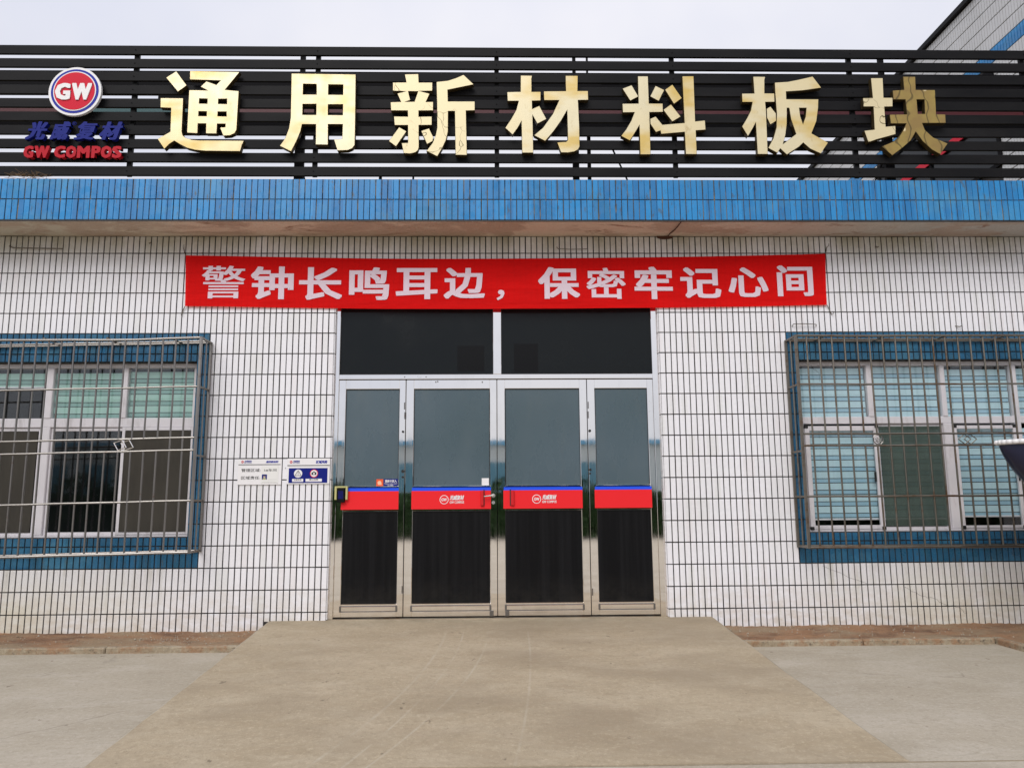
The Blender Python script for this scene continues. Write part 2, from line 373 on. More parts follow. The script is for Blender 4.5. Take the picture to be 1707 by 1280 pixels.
wv = t.node('ShaderNodeTexWave', Scale=2.2, Distortion=9.0, Detail=2.0); t.l.new(t.vec(1,1,1.4), wv.inputs['Vector'])
t.over(t.math('MULTIPLY', t.ramp01(wv.outputs['Fac'], .06, .0), .8), (.08, .06, .02))
t.over(t.math('MULTIPLY', t.noise(2.6, 2, .4, (1.2,1,1), .66, .68), 1), (.93, .78, .45)); M_BRONZE = t.m
M_GOLDSIDE = Mat('letter_return', (.08, .055, .02), .5, .6).m
t = Mat('black_powder_coat', (.005, .005, .006), .55, 0, .12); t.over(t.noise(3, 5, .6, (.3,1,1)), (.012, .0115, .012)); M_SLAT = t.m
M_REAR = Mat('rear_board_black', (.004, .0035, .0045), .7, 0, .1).m
M_REARRED = Mat('rear_board_maroon', (.085, .006, .012), .5).m
M_TEAL = Mat('rear_teal', (.02, .10, .11), .5).m
M_LRED = Mat('logo_red', (.62, .010, .035), .45, 0, .15).m
M_LBLUE = Mat('logo_blue', (.018, .03, .33), .45, 0, .15).m
M_LWHITE = Mat('logo_white', (.80, .79, .78), .4).m
M_LBLUE2 = Mat('sign_blue', (.008, .016, .19), .45, 0, .15).m
M_LRED2 = Mat('sign_red', (.46, .010, .022), .45, 0, .15).m
t = Mat('banner_cloth', (.80, .004, .004), .75, 0, .15)
t.over(t.math('MULTIPLY', t.noise(1.3, 4, .6, (1,1,2.5), .4, .7), .45), (.55, .003, .003))
t.bump(t.math('ADD', t.noise(2.0, 3, .5, (1,1,6), 0, 1), t.math('MULTIPLY', t.noise(7, 3, .5, (1.6,1,.35), 0, 1), .45)), .9, .02)
tr_ = t.n.new('ShaderNodeBsdfTransparent'); mx = t.n.new('ShaderNodeMixShader'); mx.inputs[0].default_value = .22; tr_.inputs[0].default_value = (.9, .03, .03, 1)
t.l.new(t.b.outputs[0], mx.inputs[1]); t.l.new(tr_.outputs[0], mx.inputs[2]); t.l.new(mx.outputs[0], t.out.inputs['Surface']); M_BANNER = t.m
M_BTEXT = Mat('banner_print', (.74, .60, .68), .6).m

def glass(name, tint=(1,1,1), ior=.05):
    t = Mat(name); n_, l_ = t.n, t.l
    tb = n_.new('ShaderNodeBsdfTransparent'); tb.inputs[0].default_value = (*tint, 1)
    gb = n_.new('ShaderNodeBsdfGlossy'); gb.inputs['Roughness'].default_value = .03
    lw = n_.new('ShaderNodeLayerWeight'); fr = n_.new('ShaderNodeMath'); fr.operation = 'MULTIPLY_ADD'
    l_.new(t.math('POWER', lw.outputs['Facing'], 4.0), fr.inputs[0]); fr.inputs[1].default_value = .85; fr.inputs[2].default_value = ior
    ms = n_.new('ShaderNodeMixShader'); l_.new(fr.outputs[0], ms.inputs[0]); l_.new(tb.outputs[0], ms.inputs[1]); l_.new(gb.outputs[0], ms.inputs[2])
    l_.new(ms.outputs[0], t.out.inputs['Surface']); return t.m
M_GLASS = glass('window_glass', (.98, 1, 1), .06)
def screen(name, col, cover):
    t = Mat(name, col, .8); tb = t.n.new('ShaderNodeBsdfTransparent'); ms = t.n.new('ShaderNodeMixShader')
    t.over(t.math('MULTIPLY', t.noise(4, 6, .7, (3,1,.5)), .6), tuple(c*.55 for c in col))
    ms.inputs[0].default_value = cover; t.l.new(tb.outputs[0], ms.inputs[1]); t.l.new(t.b.outputs[0], ms.inputs[2]); t.l.new(ms.outputs[0], t.out.inputs['Surface']); return t.m
M_SCREEN = screen('dark_insect_screen', (.055, .048, .036), .9)
M_SCREENG = screen('green_insect_screen', (.085, .125, .10), .55)
def blindmat(name, c): 
    t = Mat(name, c, .7); t.over(t.math('MULTIPLY', t.noise(3, 4, .6, (5,1,.6)), .35), tuple(v*.8 for v in c)); return t.m
M_BLG, M_BLG2 = blindmat('mint_blind', (.40, .60, .53)), blindmat('mint_blind_sheer', (.25, .42, .38))
M_BLB, M_BLB2 = blindmat('aqua_blind', (.56, .74, .80)), blindmat('aqua_blind_sheer', (.36, .56, .68))
M_DARK = Mat('dark_interior', (.02, .022, .024), .9).m
M_ROOF = Mat('roof_slab', (.22, .21, .19), .9).m

# ================================================================== SETTING
g = MB(); g.box(-300, 300, -300, 300, -.4, 0.0); struct('ground', g, M_YARD)
# ramp: level at the door sill, falling to the yard
g = MB()
rt, rb = [(-2.236, .10, .190), (2.139, .10, .190)], [(-2.105, -3.70, .004), (2.105, -3.70, .004)]
N = 24; vs = []; fs = []
for k in range(N+1):
    u = k / N; y = -3.70*u
    z = .190*(1-u)**1.05 + .004*u
    xl = -2.236 + .131*u + .003*math.sin(k*1.9); xr = 2.139 - .034*u + .005*math.sin(k*.8+1)
    vs += [(xl-.0, y, -.02), (xl+.010, y, z-.009), (xl+.028, y, z), (xr-.028, y, z), (xr-.010, y, z-.009), (xr, y, -.02)]
for k in range(N):
    for j in range(5): a = k*6+j; fs.append((a, a+1, a+7, a+6))
vs += [(-2.236, .10, -.02), (-2.206, .10, .19), (2.109, .10, .19), (2.139, .10, -.02)]
n = (N+1)*6; fs += [(n+1, n+2, 3, 2), (n, n+1, 2, 0), (n+2, n+3, 5, 3)]
fs.append((N*6, N*6+1, N*6+2, N*6+3, N*6+4, N*6+5))
g.add(vs, fs)
g.m = [(1 if (i < N*5 and i % 5 in (0, 4)) else 2 if (i < N*5 and i % 5 in (1, 3)) else 0) for i in range(len(fs))]
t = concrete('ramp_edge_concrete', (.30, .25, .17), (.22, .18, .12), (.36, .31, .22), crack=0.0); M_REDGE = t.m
t = concrete('ramp_arris_concrete', (.40, .35, .27), (.31, .27, .20), (.45, .41, .33), crack=0.0); M_RARR = t.m
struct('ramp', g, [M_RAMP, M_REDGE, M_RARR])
g = MB(); g.box(-30, 30, -3.720, -3.709, 0, .0025); struct('expansion_joint', g, M_REDGE)

def soil(x0, x1, nx, y0=-.475, y1=.02):
    ny = 10; vs = []; fs = []
    for i in range(nx+1):
        for j in range(ny+1):
            x = x0 + (x1-x0)*i/nx; v = j/ny; y = y0 + (y1-y0)*v
            z = .048 + .052*min(max((y+.475)/.495, 0), 1) + .010*math.sin(x*3.1+j)*math.sin(x*7.7+2*j) + random.uniform(-.006, .006)
            if j == 0 and y0 > -1: z = .040
            vs.append((x, y, z))
    for i in range(nx):
        for j in range(ny): a = i*(ny+1)+j; fs.append((a, a+1, a+ny+2, a+ny+1))
    return MB().add(vs, fs)
struct('soil_bed', soil(-9, -2.236, 140), M_SOIL, smooth=True)
struct('soil_bed', soil(2.139, 7.2, 120), M_SOIL, smooth=True)
g = soil(4.65, 7.2, 60, -6.0, -.472); struct('soil_bed', g, M_SOIL, smooth=True)
def kerb(x0, x1, y0, y1, along='x'):
    g = MB(); n = max(1, int(round((x1-x0 if along == 'x' else y1-y0)/1.35)))
    for k in range(n):
        if along == 'x': a = x0+(x1-x0)*k/n; b = x0+(x1-x0)*(k+1)/n-.006; g.box(a, b, y0+random.uniform(-.004,.004), y1, -.02, .052+random.uniform(-.004,.004), .010)
        else: a = y0+(y1-y0)*k/n; b = y0+(y1-y0)*(k+1)/n-.006; g.box(x0, x1, a, b, -.02, .055, .010)
    return g
struct('kerb', kerb(-9, -2.135, -.555, -.475), M_KERB)
struct('kerb', kerb(2.135, 4.58, -.555, -.475), M_KERB)
struct('kerb', kerb(4.58, 4.66, -6.0, -.475, 'y'), M_KERB)
g = MB()
for _ in range(420):                       # chips of mortar and stones lying on the soil
    x = random.choice([random.uniform(-5.6, -2.3), random.uniform(2.2, 5.6)]); y = -.02 - .50*random.random()**1.2; s = random.uniform(.003, .009)*(1.6 if random.random() < .08 else 1)
    if random.random() < .25: x, y = random.gauss(-3.05, .25), random.gauss(-.30, .08)
    z = .048+.052*(y+.475)/.495+.006
    p = [(random.gauss(0,1), random.gauss(0,1), random.gauss(0,.7)) for _ in range(6)]
    p = [Vector(q).normalized()*s*random.uniform(.6,1.2) for q in ((1,0,.1),(-1,.2,0),(0,1,0),(.1,-1,0),(0,0,.8),(0,0,-.8))]
    g.add([(x+q.x, y+q.y, z+q.z) for q in p], [(0,2,4),(2,1,4),(1,3,4),(3,0,4),(2,0,5),(1,2,5),(3,1,5),(0,3,5)])
tag(part('gravel', g, Mat('pale_chips', (.42,.36,.28), .9).m), 'pale mortar chips and small stones scattered on the red soil', 'gravel', kind='stuff')

# ================================================================== OFFICE BUILDING
B = empty('office_building', (0, .5, 0), 'single-storey building clad in white tiles with a blue tiled eave and glazed entrance', 'building')
DX0, DX1, DZ1 = -1.664, 1.698, 3.38
WLi, WLo = XL + CW - 2*CW, XL + CW                     # left window: inner and outer right edge of its blue surround
WRi, WRo = XR + 23*CW, XR + 21*CW
WL_out, WR_out = WLo - 66*CW, WRo + 66*CW
WL_in, WR_in = WL_out + 2*CW, WR_out - 2*CW
SZ0, SZ1, IZ0, IZ1 = ZR0-15*RH, ZR0-4*RH, .998, 2.755
SOF = 4.095
g = MB(); Y0, Y1 = .008, .25
for (a, b, c, d) in [(-9, WL_in, 0, SOF), (WL_in, WLi, 0, IZ0), (WL_in, WLi, IZ1, SOF), (WLi, DX0, 0, SOF), (DX0, DX1, DZ1, SOF), (DX1, WRi, 0, SOF), (WRi, WR_in, 0, IZ0), (WRi, WR_in, IZ1, SOF), (WR_in, 7.45, 0, SOF)]:
    g.box(a, b, Y0, Y1, c, d)
WALL = part('wall', g, M_GROUT, B)

def tile_box(w, h, d=.010, b=.0016):
    g = MB(); x, z = w/2, h/2
    vs = [(-x,d/2,-z),(x,d/2,-z),(x,d/2,z),(-x,d/2,z),(-x,-d/2+b,-z),(x,-d/2+b,-z),(x,-d/2+b,z),(-x,-d/2+b,z),(-x+b,-d/2,-z+b),(x-b,-d/2,-z+b),(x-b,-d/2,z-b),(-x+b,-d/2,z-b)]
    return vs, [(0,1,5,4),(1,2,6,5),(2,3,7,6),(3,0,4,7),(4,5,9,8),(5,6,10,9),(6,7,11,10),(7,4,8,11),(8,9,10,11)]
JW = .0108
def add_tile(mb, x0, x1, z0, z1, yf, j=JW, jit=.0006):
    w, h = x1-x0-j, z1-z0-j
    if w < .008 or h < .008: return
    vs, fs = tile_box(w, h); cx, cz = (x0+x1)/2 + random.gauss(0, jit), (z0+z1)/2 + random.gauss(0, jit*.6)
    ty = random.gauss(0, .004); tz = random.gauss(0, .002)
    mb.add([(cx+a, yf+.005+b+a*ty+c*tz, cz+c) for a, b, c in vs], fs)
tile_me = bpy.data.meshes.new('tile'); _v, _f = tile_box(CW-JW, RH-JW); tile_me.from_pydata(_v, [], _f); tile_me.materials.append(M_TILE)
bt_me = tile_me.copy(); bt_me.name = 'blue_tile'; bt_me.materials.clear(); bt_me.materials.append(M_BLUE)
bs_me = tile_me.copy(); bs_me.name = 'surround_tile'; bs_me.materials.clear(); bs_me.materials.append(M_BLUE2)
def one_tile(name, me, x0, x1, z0, z1, yf, parent):
    o = link(name, me, ((x0+x1)/2 + random.gauss(0,.0006), yf+.005, (z0+z1)/2 + random.gauss(0,.0004)), parent)
    o.rotation_euler = (random.gauss(0, .002), 0, random.gauss(0, .004)); return o

cols = [(XL+i*CW, XL+(i+1)*CW) for i in range(-98, 22)]
nc = 56; cols += [(DX0+.002+(DX1-DX0-.004)*i/nc, DX0+.002+(DX1-DX0-.004)*(i+1)/nc) for i in range(nc)]
cols += [(XR+i*CW, XR+(i+1)*CW) for i in range(-1, 93)]
rows = [(ZR0, SOF)] + [(ZR0-(k+1)*RH, ZR0-k*RH) for k in range(17)] + [(.085, ZR0-17*RH)]
white, bluec = [], []
for (a, b) in cols:
    cx = (a+b)/2
    inL = WL_out < cx < WLo; inR = WRo < cx < WR_out
    openL = WL_in < cx < WLi; openR = WRi < cx < WR_in
    door = DX0 < cx < DX1
    for (c, d) in rows:
        if door:
            if d <= DZ1: continue
            c = max(c, DZ1)
        if -2.24 < cx < 2.14: c = max(c, .178)
        if d - c < .012: continue
        if inL or inR:
            cz = (c+d)/2
            if SZ0 < cz < SZ1:
                if openL or openR:
                    if c >= IZ1-.001 or d <= IZ0+.001: bluec.append((a, b, c, d))
                    elif d > IZ1: bluec.append((a, b, IZ1, d))
                    elif c < IZ0: bluec.append((a, b, c, IZ0))
                else: bluec.append((a, b, c, d))
                continue
        white.append((a, b, c, d))
full = lambda t: abs(t[3]-t[2]-RH) < 1e-4 and abs(t[1]-t[0]-CW) < 1e-4
cand = sorted([t for t in white if full(t) and -5.15 < t[0] < 5.3], key=lambda t: (round(t[2], 3), abs(t[0])))
pick = set(cand[:300]); g = MB()
for t_ in white:
    if t_ in pick: one_tile('tile', tile_me, *t_, -.0005, WALL)
    else: add_tile(g, *t_, -.0005)
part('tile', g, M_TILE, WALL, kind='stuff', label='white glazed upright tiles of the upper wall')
sur = part('window_surround', MB().box(WLi+.0, WLo, .009, .012, SZ0, SZ1).box(WRo, WRi, .009, .012, SZ0, SZ1), M_GROUT2, B)
cand = sorted([t for t in bluec if full(t) and -5.2 < t[0] < 5.4], key=lambda t: abs(t[0])); pick = set(cand[:290]); g = MB()
for t_ in bluec:
    if t_ in pick: one_tile('blue_tile', bs_me, *t_, -.003, sur)
    else: add_tile(g, *t_, -.003)
part('blue_tile', g, M_BLUE2, sur, kind='stuff')
for (c, d) in rows:                                          # tiled returns of the door opening
    c, d = max(c, .19), min(d, DZ1)
    if d-c > .02:
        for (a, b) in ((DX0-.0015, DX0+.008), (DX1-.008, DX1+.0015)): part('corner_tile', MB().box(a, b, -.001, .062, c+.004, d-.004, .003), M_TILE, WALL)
def crack(pts):
    g = MB()
    P = []
    for (x0, z0), (x1, z1) in zip(pts[:-1], pts[1:]):
        for k in range(5):
            u = k/5; P.append((x0+(x1-x0)*u+random.gauss(0,.004), -.0008, z0+(z1-z0)*u+random.gauss(0,.006)))
    P.append((pts[-1][0], -.0008, pts[-1][1]))
    g.path(P, .0013, 4); part('crack', g, M_GROUT, WALL)
crack([(3.259,.667),(3.687,.495)]); crack([(4.063,.451),(4.249,.368),(4.355,.338),(4.459,.279),(4.589,.255),(4.656,.196)]); crack([(3.201,2.731),(3.275,2.69),(3.351,2.629),(3.353,2.53)])

# eave: slab, plastered soffit, two courses of blue tiles
EY, EZ0, EZ1 = -.47, 4.095, 4.525
CAN = part('canopy', MB().box(-9, 7.4, EY+.008, 9.0, EZ0+.012, EZ1), M_GROUT2, B)
vs = []; fs = []; nx, ny = 220, 8
for i in range(nx+1):
    for j in range(ny+1):
        x = -9+16.4*i/nx; v = j/ny; y = EY+.012 + (.0-EY)*v
        vs.append((x, y, EZ0 + .004 - .010*math.sin(v*3.0) + .003*math.sin(x*2.3)*math.sin(x*5.1+j) + random.uniform(-.0015,.0015)))
for i in range(nx):
    for j in range(ny): a = i*(ny+1)+j; fs.append((a, a+1, a+ny+2, a+ny+1))
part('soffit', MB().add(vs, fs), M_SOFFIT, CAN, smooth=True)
g = MB(); pts = [(1.865,-.455,4.083),(1.86,-.36,4.079),(1.85,-.24,4.078),(1.825,-.12,4.078),(1.82,-.01,4.082)]; g.path(pts, .006, 5)
g.disc(1.80, 4.088, .09, -.006, -.003, 20, rz=.028); part('rust_crack', g, Mat('rust_stain', (.09,.04,.025), .9).m, CAN)
part('drip_edge', MB().box(-9, 7.4, EY-.001, EY+.012, EZ0-.012, EZ0-.001), M_BLACK, CAN)
fc = []
x = -9.0
while x < 7.4: fc.append((x, x+CW*.97)); x += CW*.97
hh = (EZ1-EZ0)/2
fcells = [(a, b, EZ0+k*hh, EZ0+(k+1)*hh) for (a, b) in fc for k in (0, 1)]
vis = sorted([c for c in fcells if -5.2 < c[0] < 5.3], key=lambda c: (abs(c[0]-.1))); pick = set(vis[:300]); g = MB()
f_me = bpy.data.meshes.new('eave_tile'); _v, _f = tile_box(CW*.97-.0075, hh-.0085); f_me.from_pydata(_v, [], _f); f_me.materials.append(M_BLUE)
for c_ in fcells:
    if c_ in pick:
        o = one_tile('eave_tile', f_me, *c_, EY-.002, CAN); o.location.x += random.gauss(0, .0014); o.rotation_euler = (random.gauss(0,.003), random.gauss(0,.004), random.gauss(0,.008))
    else: add_tile(g, *c_, EY-.002, .008, .0014)
part('eave_tile', g, M_BLUE, CAN, kind='stuff')

# rooms behind the glass, roof and back of the building
g = MB()
g.box(-9, 7.45, 2.6, 2.7, 0, 4.0); g.box(-2.7, -2.6, .25, 2.6, 0, 4.0); g.box(2.6, 2.7, .25, 2.6, 0, 4.0); g.box(-9, 7.45, .25, 2.6, 3.9, 4.0); g.box(-9, 7.45, .25, 2.6, .05, .15)
part('room', g, M_DARK, B)
part('body', MB().box(-9, 7.45, 2.71, 8.9, 0, 4.1), M_ROOF, B)

# ------------------------------------------------------------------ entrance
YD = .060
g = MB()
g.box(-1.655, -1.612, YD-.012, YD+.07, .19, 3.375, .003); g.box(1.628, 1.689, YD-.012, YD+.07, .19, 3.375, .003)
g.box(-1.612, 1.628, YD-.010, YD+.06, 2.577, 2.627, .003); g.box(-.028, .058, YD-.010, YD+.06, 2.627, 3.335, .003)
g.box(-1.612, 1.628, YD-.010, YD+.06, 3.335, 3.375, .003)
g.box(-1.672, -1.655, YD-.02, YD+.02, .19, 2.17, .003); g.box(1.689, 1.702, YD-.02, YD+.02, .19, 2.17, .003)
FR = part('door_frame', g, M_STEEL, B)
part('backing', MB().box(-1.66, 1.69, YD+.075, YD+.085, .19, 3.375), M_DARK, FR)
for (a, b) in ((-1.612, -.028), (.058, 1.628)):
    part('inner_sheet', MB().box(-.40, -.12, YD+.0105, YD+.0115, 2.66, 2.93) if a < -1 else MB().box(.19, .44, YD+.0105, YD+.0115, 2.65, 2.95), Mat('sheet_seen_through_tint', (.0035, .0035, .004), .3, 0, .2).m, FR); o = part('transom_pane', MB().box(a, b, YD+.012, YD+.02, 2.627, 3.335), M_TINT, FR)
    part('gasket', MB().box(a, b, YD+.004, YD+.011, 2.628, 2.634).box(a, a+.006, YD+.004, YD+.011, 2.634, 3.335).box(b-.006, b, YD+.004, YD+.011, 2.634, 3.335), M_RUBBER, FR)
def leaf(x0, x1, gx0, gx1, bx0, bx1, label):
    g = MB(); zt, zb = 2.571, .207
    g.box(x0, gx0, YD, YD+.045, zb, zt, .004); g.box(gx1, x1, YD, YD+.045, zb, zt, .004)
    g.box(gx0, gx1, YD+.001, YD+.044, 2.477, zt, .003); g.box(gx0, gx1, YD+.001, YD+.044, 1.476, 1.487, .002)
    g.box(gx0, gx1, YD+.001, YD+.044, 1.236, 1.252, .002)
    g.box(gx0, gx1, YD-.003, YD+.044, .262, .312, .006); g.box(gx0, gx1, YD+.003, YD+.044, zb, .258, .003); g.box(gx0, gx1, YD+.001, YD+.044, .316, .332, .002)
    L = part('door_leaf', g, M_STEEL, B, label=label)
    part('frosted_glass', MB().box(gx0, gx1, YD+.016, YD+.022, 1.487, 2.477), M_FILM, L)
    part('kick_panel', MB().box(gx0, gx1, YD+.016, YD+.022, .332, 1.236), M_PANEL, L)
    gk = MB()
    for (z0, z1) in ((1.487, 2.477), (.332, 1.236)):
        gk.box(gx0, gx0+.005, YD+.010, YD+.016, z0, z1); gk.box(gx1-.005, gx1, YD+.010, YD+.016, z0, z1); gk.box(gx0+.005, gx1-.005, YD+.010, YD+.016, z1-.007, z1)
    part('gasket', gk, M_RUBBER, L)
    part('blue_stripe', MB().box(bx0, bx1, YD-.003, YD+.002, 1.436, 1.468), M_BLUEF, L)
    part('red_stripe', MB().box(bx0-.004, bx1, YD-.003, YD+.002, 1.253, 1.4355), M_RED, L)
    part('corner_bracket', MB().box(gx0-.012, gx0+.008, YD-.006, YD-.001, .258, .315, .002).box(gx1-.008, gx1+.012, YD-.006, YD-.001, .258, .315, .002), M_BAR, L)
    return L
L1 = leaf(-1.611, -.929, -1.540, -.992, -1.558, -.985, 'narrow fixed leaf beside the card reader')
L2 = leaf(-.922, .007, -.842, -.064, -.851, -.054, 'wide left leaf with the lever handle')
L3 = leaf(.014, .937, .093, .862, .076, .874, 'wide right leaf')
L4 = leaf(.944, 1.627, 1.022, 1.566, 1.002, 1.580, 'narrow leaf at the right jamb')
for (L, a, b) in ((L2, -.159, -.127), (L3, .148, .180)):
    part('pull_grip', MB().box(a, b, YD-.026, YD-.004, 1.285, 1.436, .004), M_REDD, L)
    part('grip_painted_shadow', MB().box(b if L is L2 else a-.010, b+.008 if L is L2 else a, YD-.012, YD-.0035, 1.285, 1.445), M_BLACK, L)  # solid black strip painted in as the shade beside each grip
g = MB(); g.disc(-.030, 1.385, .020, YD-.012, YD-.004, 20); g.tube((-.030, YD-.010, 1.385), (-.030, YD-.05, 1.385), .009, 10); g.tube((-.026, YD-.048, 1.387), (-.123, YD-.050, 1.376), .0095, 10, 0, .007); g.disc(-.030, 1.315, .017, YD-.012, YD-.004, 20); g.disc(-.030, 1.315, .007, YD-.016, YD-.011, 12)
part('lever_handle', g, steel('satin_handle', (.72,.70,.66), .2, .35, (1,1,1)).m, L2)
g = MB()
for (x, z, r) in ((-.945, 1.633, .016), (.958, 1.637, .014), (-.95, 2.035, .012), (.962, 2.035, .014), (-.945, 1.575, .012), (.955, 1.60, .010)): g.disc(x, z, r, YD-.010, YD-.001, 16)
part('lock_cylinder', g, M_RUBBER, FR)
g = MB()
for (x, z) in ((-.938, 2.30), (-.934, 2.20), (.952, 2.30), (.95, 2.20), (-.935, .47), (.955, .43)): g.tube((x, YD-.006, z-.035), (x, YD-.006, z+.035), .0055, 8)
for (x, z) in ((-.62, 2.548), (-.60, 2.552), (-.14, 2.545), (-.94, 2.60), (-.72, 2.60)): g.disc(x, z, .007, YD-.012, YD-.001, 10)
part('hinge', g, M_BAR, FR)
part('floor_bolt', MB().box(-.07, -.03, YD-.014, YD-.001, .205, .262, .003).box(.085, .125, YD-.014, YD-.001, .205, .262, .003), M_BAR, FR)
part('threshold', MB().box(-1.66, 1.69, YD-.005, YD+.075, .17, .197, .002), M_BAR2, FR)
# printed marks on the leaves
def small_logo(x0, z0, x1, z1, y, parent, disc_m, ring_m, txt_m):
    h = z1-z0; r = h/2
    g = MB(); cx = x0+r; cz = (z0+z1)/2
    g.disc(cx, cz, r, y, y+.0006, 32, 0); g.disc(cx, cz, r*.86, y-.0006, y, 32, 1)
    text(g, 'GW', cx-r*.62, cz-r*.34, cx+r*.62, cz+r*.34, y-.0012, 0, .03, 0, 0, 0)
    text(g, '光威复材', x0+2.25*r, cz-.05*h, x1, z1-.02*h, y-.0006, 0, .025, .25, 2, 2)
    text(g, 'GW COMPOS', x0+2.25*r, z0+.06*h, x1, cz-.16*h, y-.0006, 0, .02, 0, 2, 2)
    return part('logo_print', g, [disc_m, ring_m, txt_m], parent)
small_logo(-.571, 1.302, -.325, 1.392, YD-.0045, L2, M_WHITE, M_RED, M_WHITE)
small_logo(.363, 1.302, .609, 1.392, YD-.0045, L3, M_WHITE, M_RED, M_WHITE)

# stickers and reader
s = empty('entry_sticker', (-1.105, YD+.01, 1.479), 'small orange and blue sticker in the corner of the narrow left door pane', 'sticker')
part('orange_field', MB().box(-1.214, -1.145, YD+.0140, YD+.0152, 1.482, 1.556), Mat('orange_print', (.85,.10,.02), .4).m, s)
g = MB(); g.disc(-1.182, 1.52, .020, YD+.0132, YD+.0139, 16); g.box(-1.198, -1.160, YD+.0130, YD+.0138, 1.500, 1.514); part('hand_symbol', g, Mat('pale_orange_print', (.9,.55,.35), .4).m, s)
part('blue_field', MB().box(-1.140, -.995, YD+.0140, YD+.0152, 1.482, 1.558), M_LBLUE2, s)
g = MB(); text(g, '请刷卡进入', -1.128, 1.522, -1.008, 1.551, YD+.0134, 0, .02); text(g, 'Please swipe card', -1.130, 1.503, -1.006, 1.516, YD+.0134, 0, .02); text(g, 'to enter', -1.10, 1.486, -1.04, 1.498, YD+.0134, 0, .02)
part('print', g, M_WHITE, s)
s = tag(part('pane_label', MB().box(-.147, -.074, YD+.0135, YD+.0152, 1.489, 1.560), M_WHITE), 'small square white paper label at the corner of the lever-handled door pane', 'sticker')
s = empty('card_reader', (-1.557, YD-.03, 1.33), 'black card reader in a yellowed bracket on the left door jamb', 'card reader')
part('bracket', MB().box(-1.622, -1.600, YD-.038, YD-.004, 1.352, 1.487, .003).box(-1.512, -1.492, YD-.038, YD-.004, 1.352, 1.487, .003).box(-1.600, -1.512, YD-.038, YD-.004, 1.470, 1.487, .003), Mat('yellowed_plastic', (.52,.49,.20), .5).m, s)
part('housing', MB().box(-1.597, -1.519, YD-.046, YD-.004, 1.325, 1.466, .006), M_PANEL, s)
part('screen', MB().box(-1.583, -1.533, YD-.0475, YD-.046, 1.36, 1.44), Mat('navy_screen', (.012,.012,.10), .15).m, s)

# ------------------------------------------------------------------ windows
def blinds(x0, x1, z0, z1, m, m2, parent, y=.138):
    g = MB(); z = z1 - random.uniform(0, .05)
    while z > z0:
        a = max(z-.066, z0); g.box(x0, x1, y, y+.002, a, z, 0, 0)
        if a > z0: g.box(x0, x1, y+.006, y+.008, max(a-.044, z0), a-.007, 0, 1)
        z -= .118
    part('roller_blind', g, [m, m2], parent)
    part('blind_bottom_rail', MB().box(x0, x1, y-.006, y+.01, z0-.018, z0, .003), M_ALU, parent)
YW = .10
def sash(x0, x1, z0, z1, W, y=YW+.012, w=.034, gl=None):
    g = MB(); g.box(x0, x0+w, y, y+.03, z0, z1, .003); g.box(x1-w, x1, y, y+.03, z0, z1, .003); g.box(x0+w, x1-w, y+.001, y+.029, z0, z0+w*.8, .003); g.box(x0+w, x1-w, y+.001, y+.029, z1-w, z1, .003)
    part('sash', g, M_ALU, W)
    part('pane', MB().box(x0+w, x1-w, y+.013, y+.017, z0+w*.8, z1-w), gl or M_GLASS, W)
# left
W = part('window', MB().box(WL_in, WLi, YW-.01, YW+.09, 2.712, 2.755, .004).box(WL_in, WLi, YW-.015, YW+.08, .998, 1.022, .003).box(WL_in, WLi, YW-.006, YW+.07, 2.098, 2.192, .005)
         .box(WLi-.016, WLi, YW-.004, YW+.07, 1.022, 2.098, .003).box(WLi-.058, WLi, YW-.004, YW+.07, 2.192, 2.712, .003)
         .box(-4.612, -4.540, YW-.012, YW+.07, 2.192, 2.712, .005).box(-3.832, -3.782, YW-.012, YW+.07, 2.192, 2.712, .005).box(-4.622, -4.532, YW-.012, YW+.07, 1.022, 2.098, .006)
         .box(-5.46, -5.40, YW-.012, YW+.07, 1.022, 2.712, .005), M_ALU, B, label='left window with insect screens')
for (a, b, gl) in ((-5.40, -4.612, M_GLASS), (-4.540, -3.832, M_GLASS), (-3.782, WLi-.058, M_GLASS), (WL_in, -5.46, M_GLASS)):
    part('pane', MB().box(a, b, YW+.02, YW+.024, 2.192, 2.712), gl, W)
sash(-5.40, -4.622, 1.022, 2.096, W); sash(-4.532, -3.770, 1.022, 2.096, W); sash(-3.800, WLi-.016, 1.022, 2.096, W, YW-.022)
part('insect_screen', MB().box(-3.766, WLi-.05, YW-.026, YW-.025, 1.05, 2.062), M_SCREEN, W); part('insect_screen', MB().box(-5.37, -4.66, YW+.006, YW+.007, 1.05, 2.062), M_SCREEN, W)
blinds(-5.40, -4.60, 2.525, 2.712, M_BLG, M_BLG2, W); blinds(-4.56, -3.80, 2.16, 2.712, M_BLG, M_BLG2, W); blinds(-3.80, -3.04, 2.16, 2.712, M_BLG, M_BLG2, W)
# right
W = part('window', MB().box(WRi, WR_in, YW-.01, YW+.09, 2.712, 2.755, .004).box(WRi, WR_in, YW-.015, YW+.08, .998, 1.022, .003).box(WRi, WR_in, YW-.006, YW+.07, 2.098, 2.172, .005)
         .box(WRi, WRi+.045, YW-.004, YW+.07, 1.022, 2.098, .004).box(WRi, WRi+.03, YW-.004, YW+.07, 2.172, 2.712, .003)
         .box(3.890, 3.948, YW-.012, YW+.07, 2.172, 2.712, .005).box(4.672, 4.722, YW-.012, YW+.07, 2.172, 2.712, .005).box(5.420, 5.485, YW-.012, YW+.07, 1.022, 2.712, .005)
         .box(4.662, 4.755, YW-.012, YW+.07, 1.022, 2.098, .006), M_ALU, B, label='right window with drawn aqua blinds')
for (a, b) in ((WRi+.03, 3.890), (3.948, 4.672), (4.722, 5.420), (5.485, WR_in)):
    part('pane', MB().box(a, b, YW+.02, YW+.024, 2.172, 2.712), M_GLASS, W); blinds(a+.01, b-.01, 2.14, 2.712, M_BLB, M_BLB2, W)
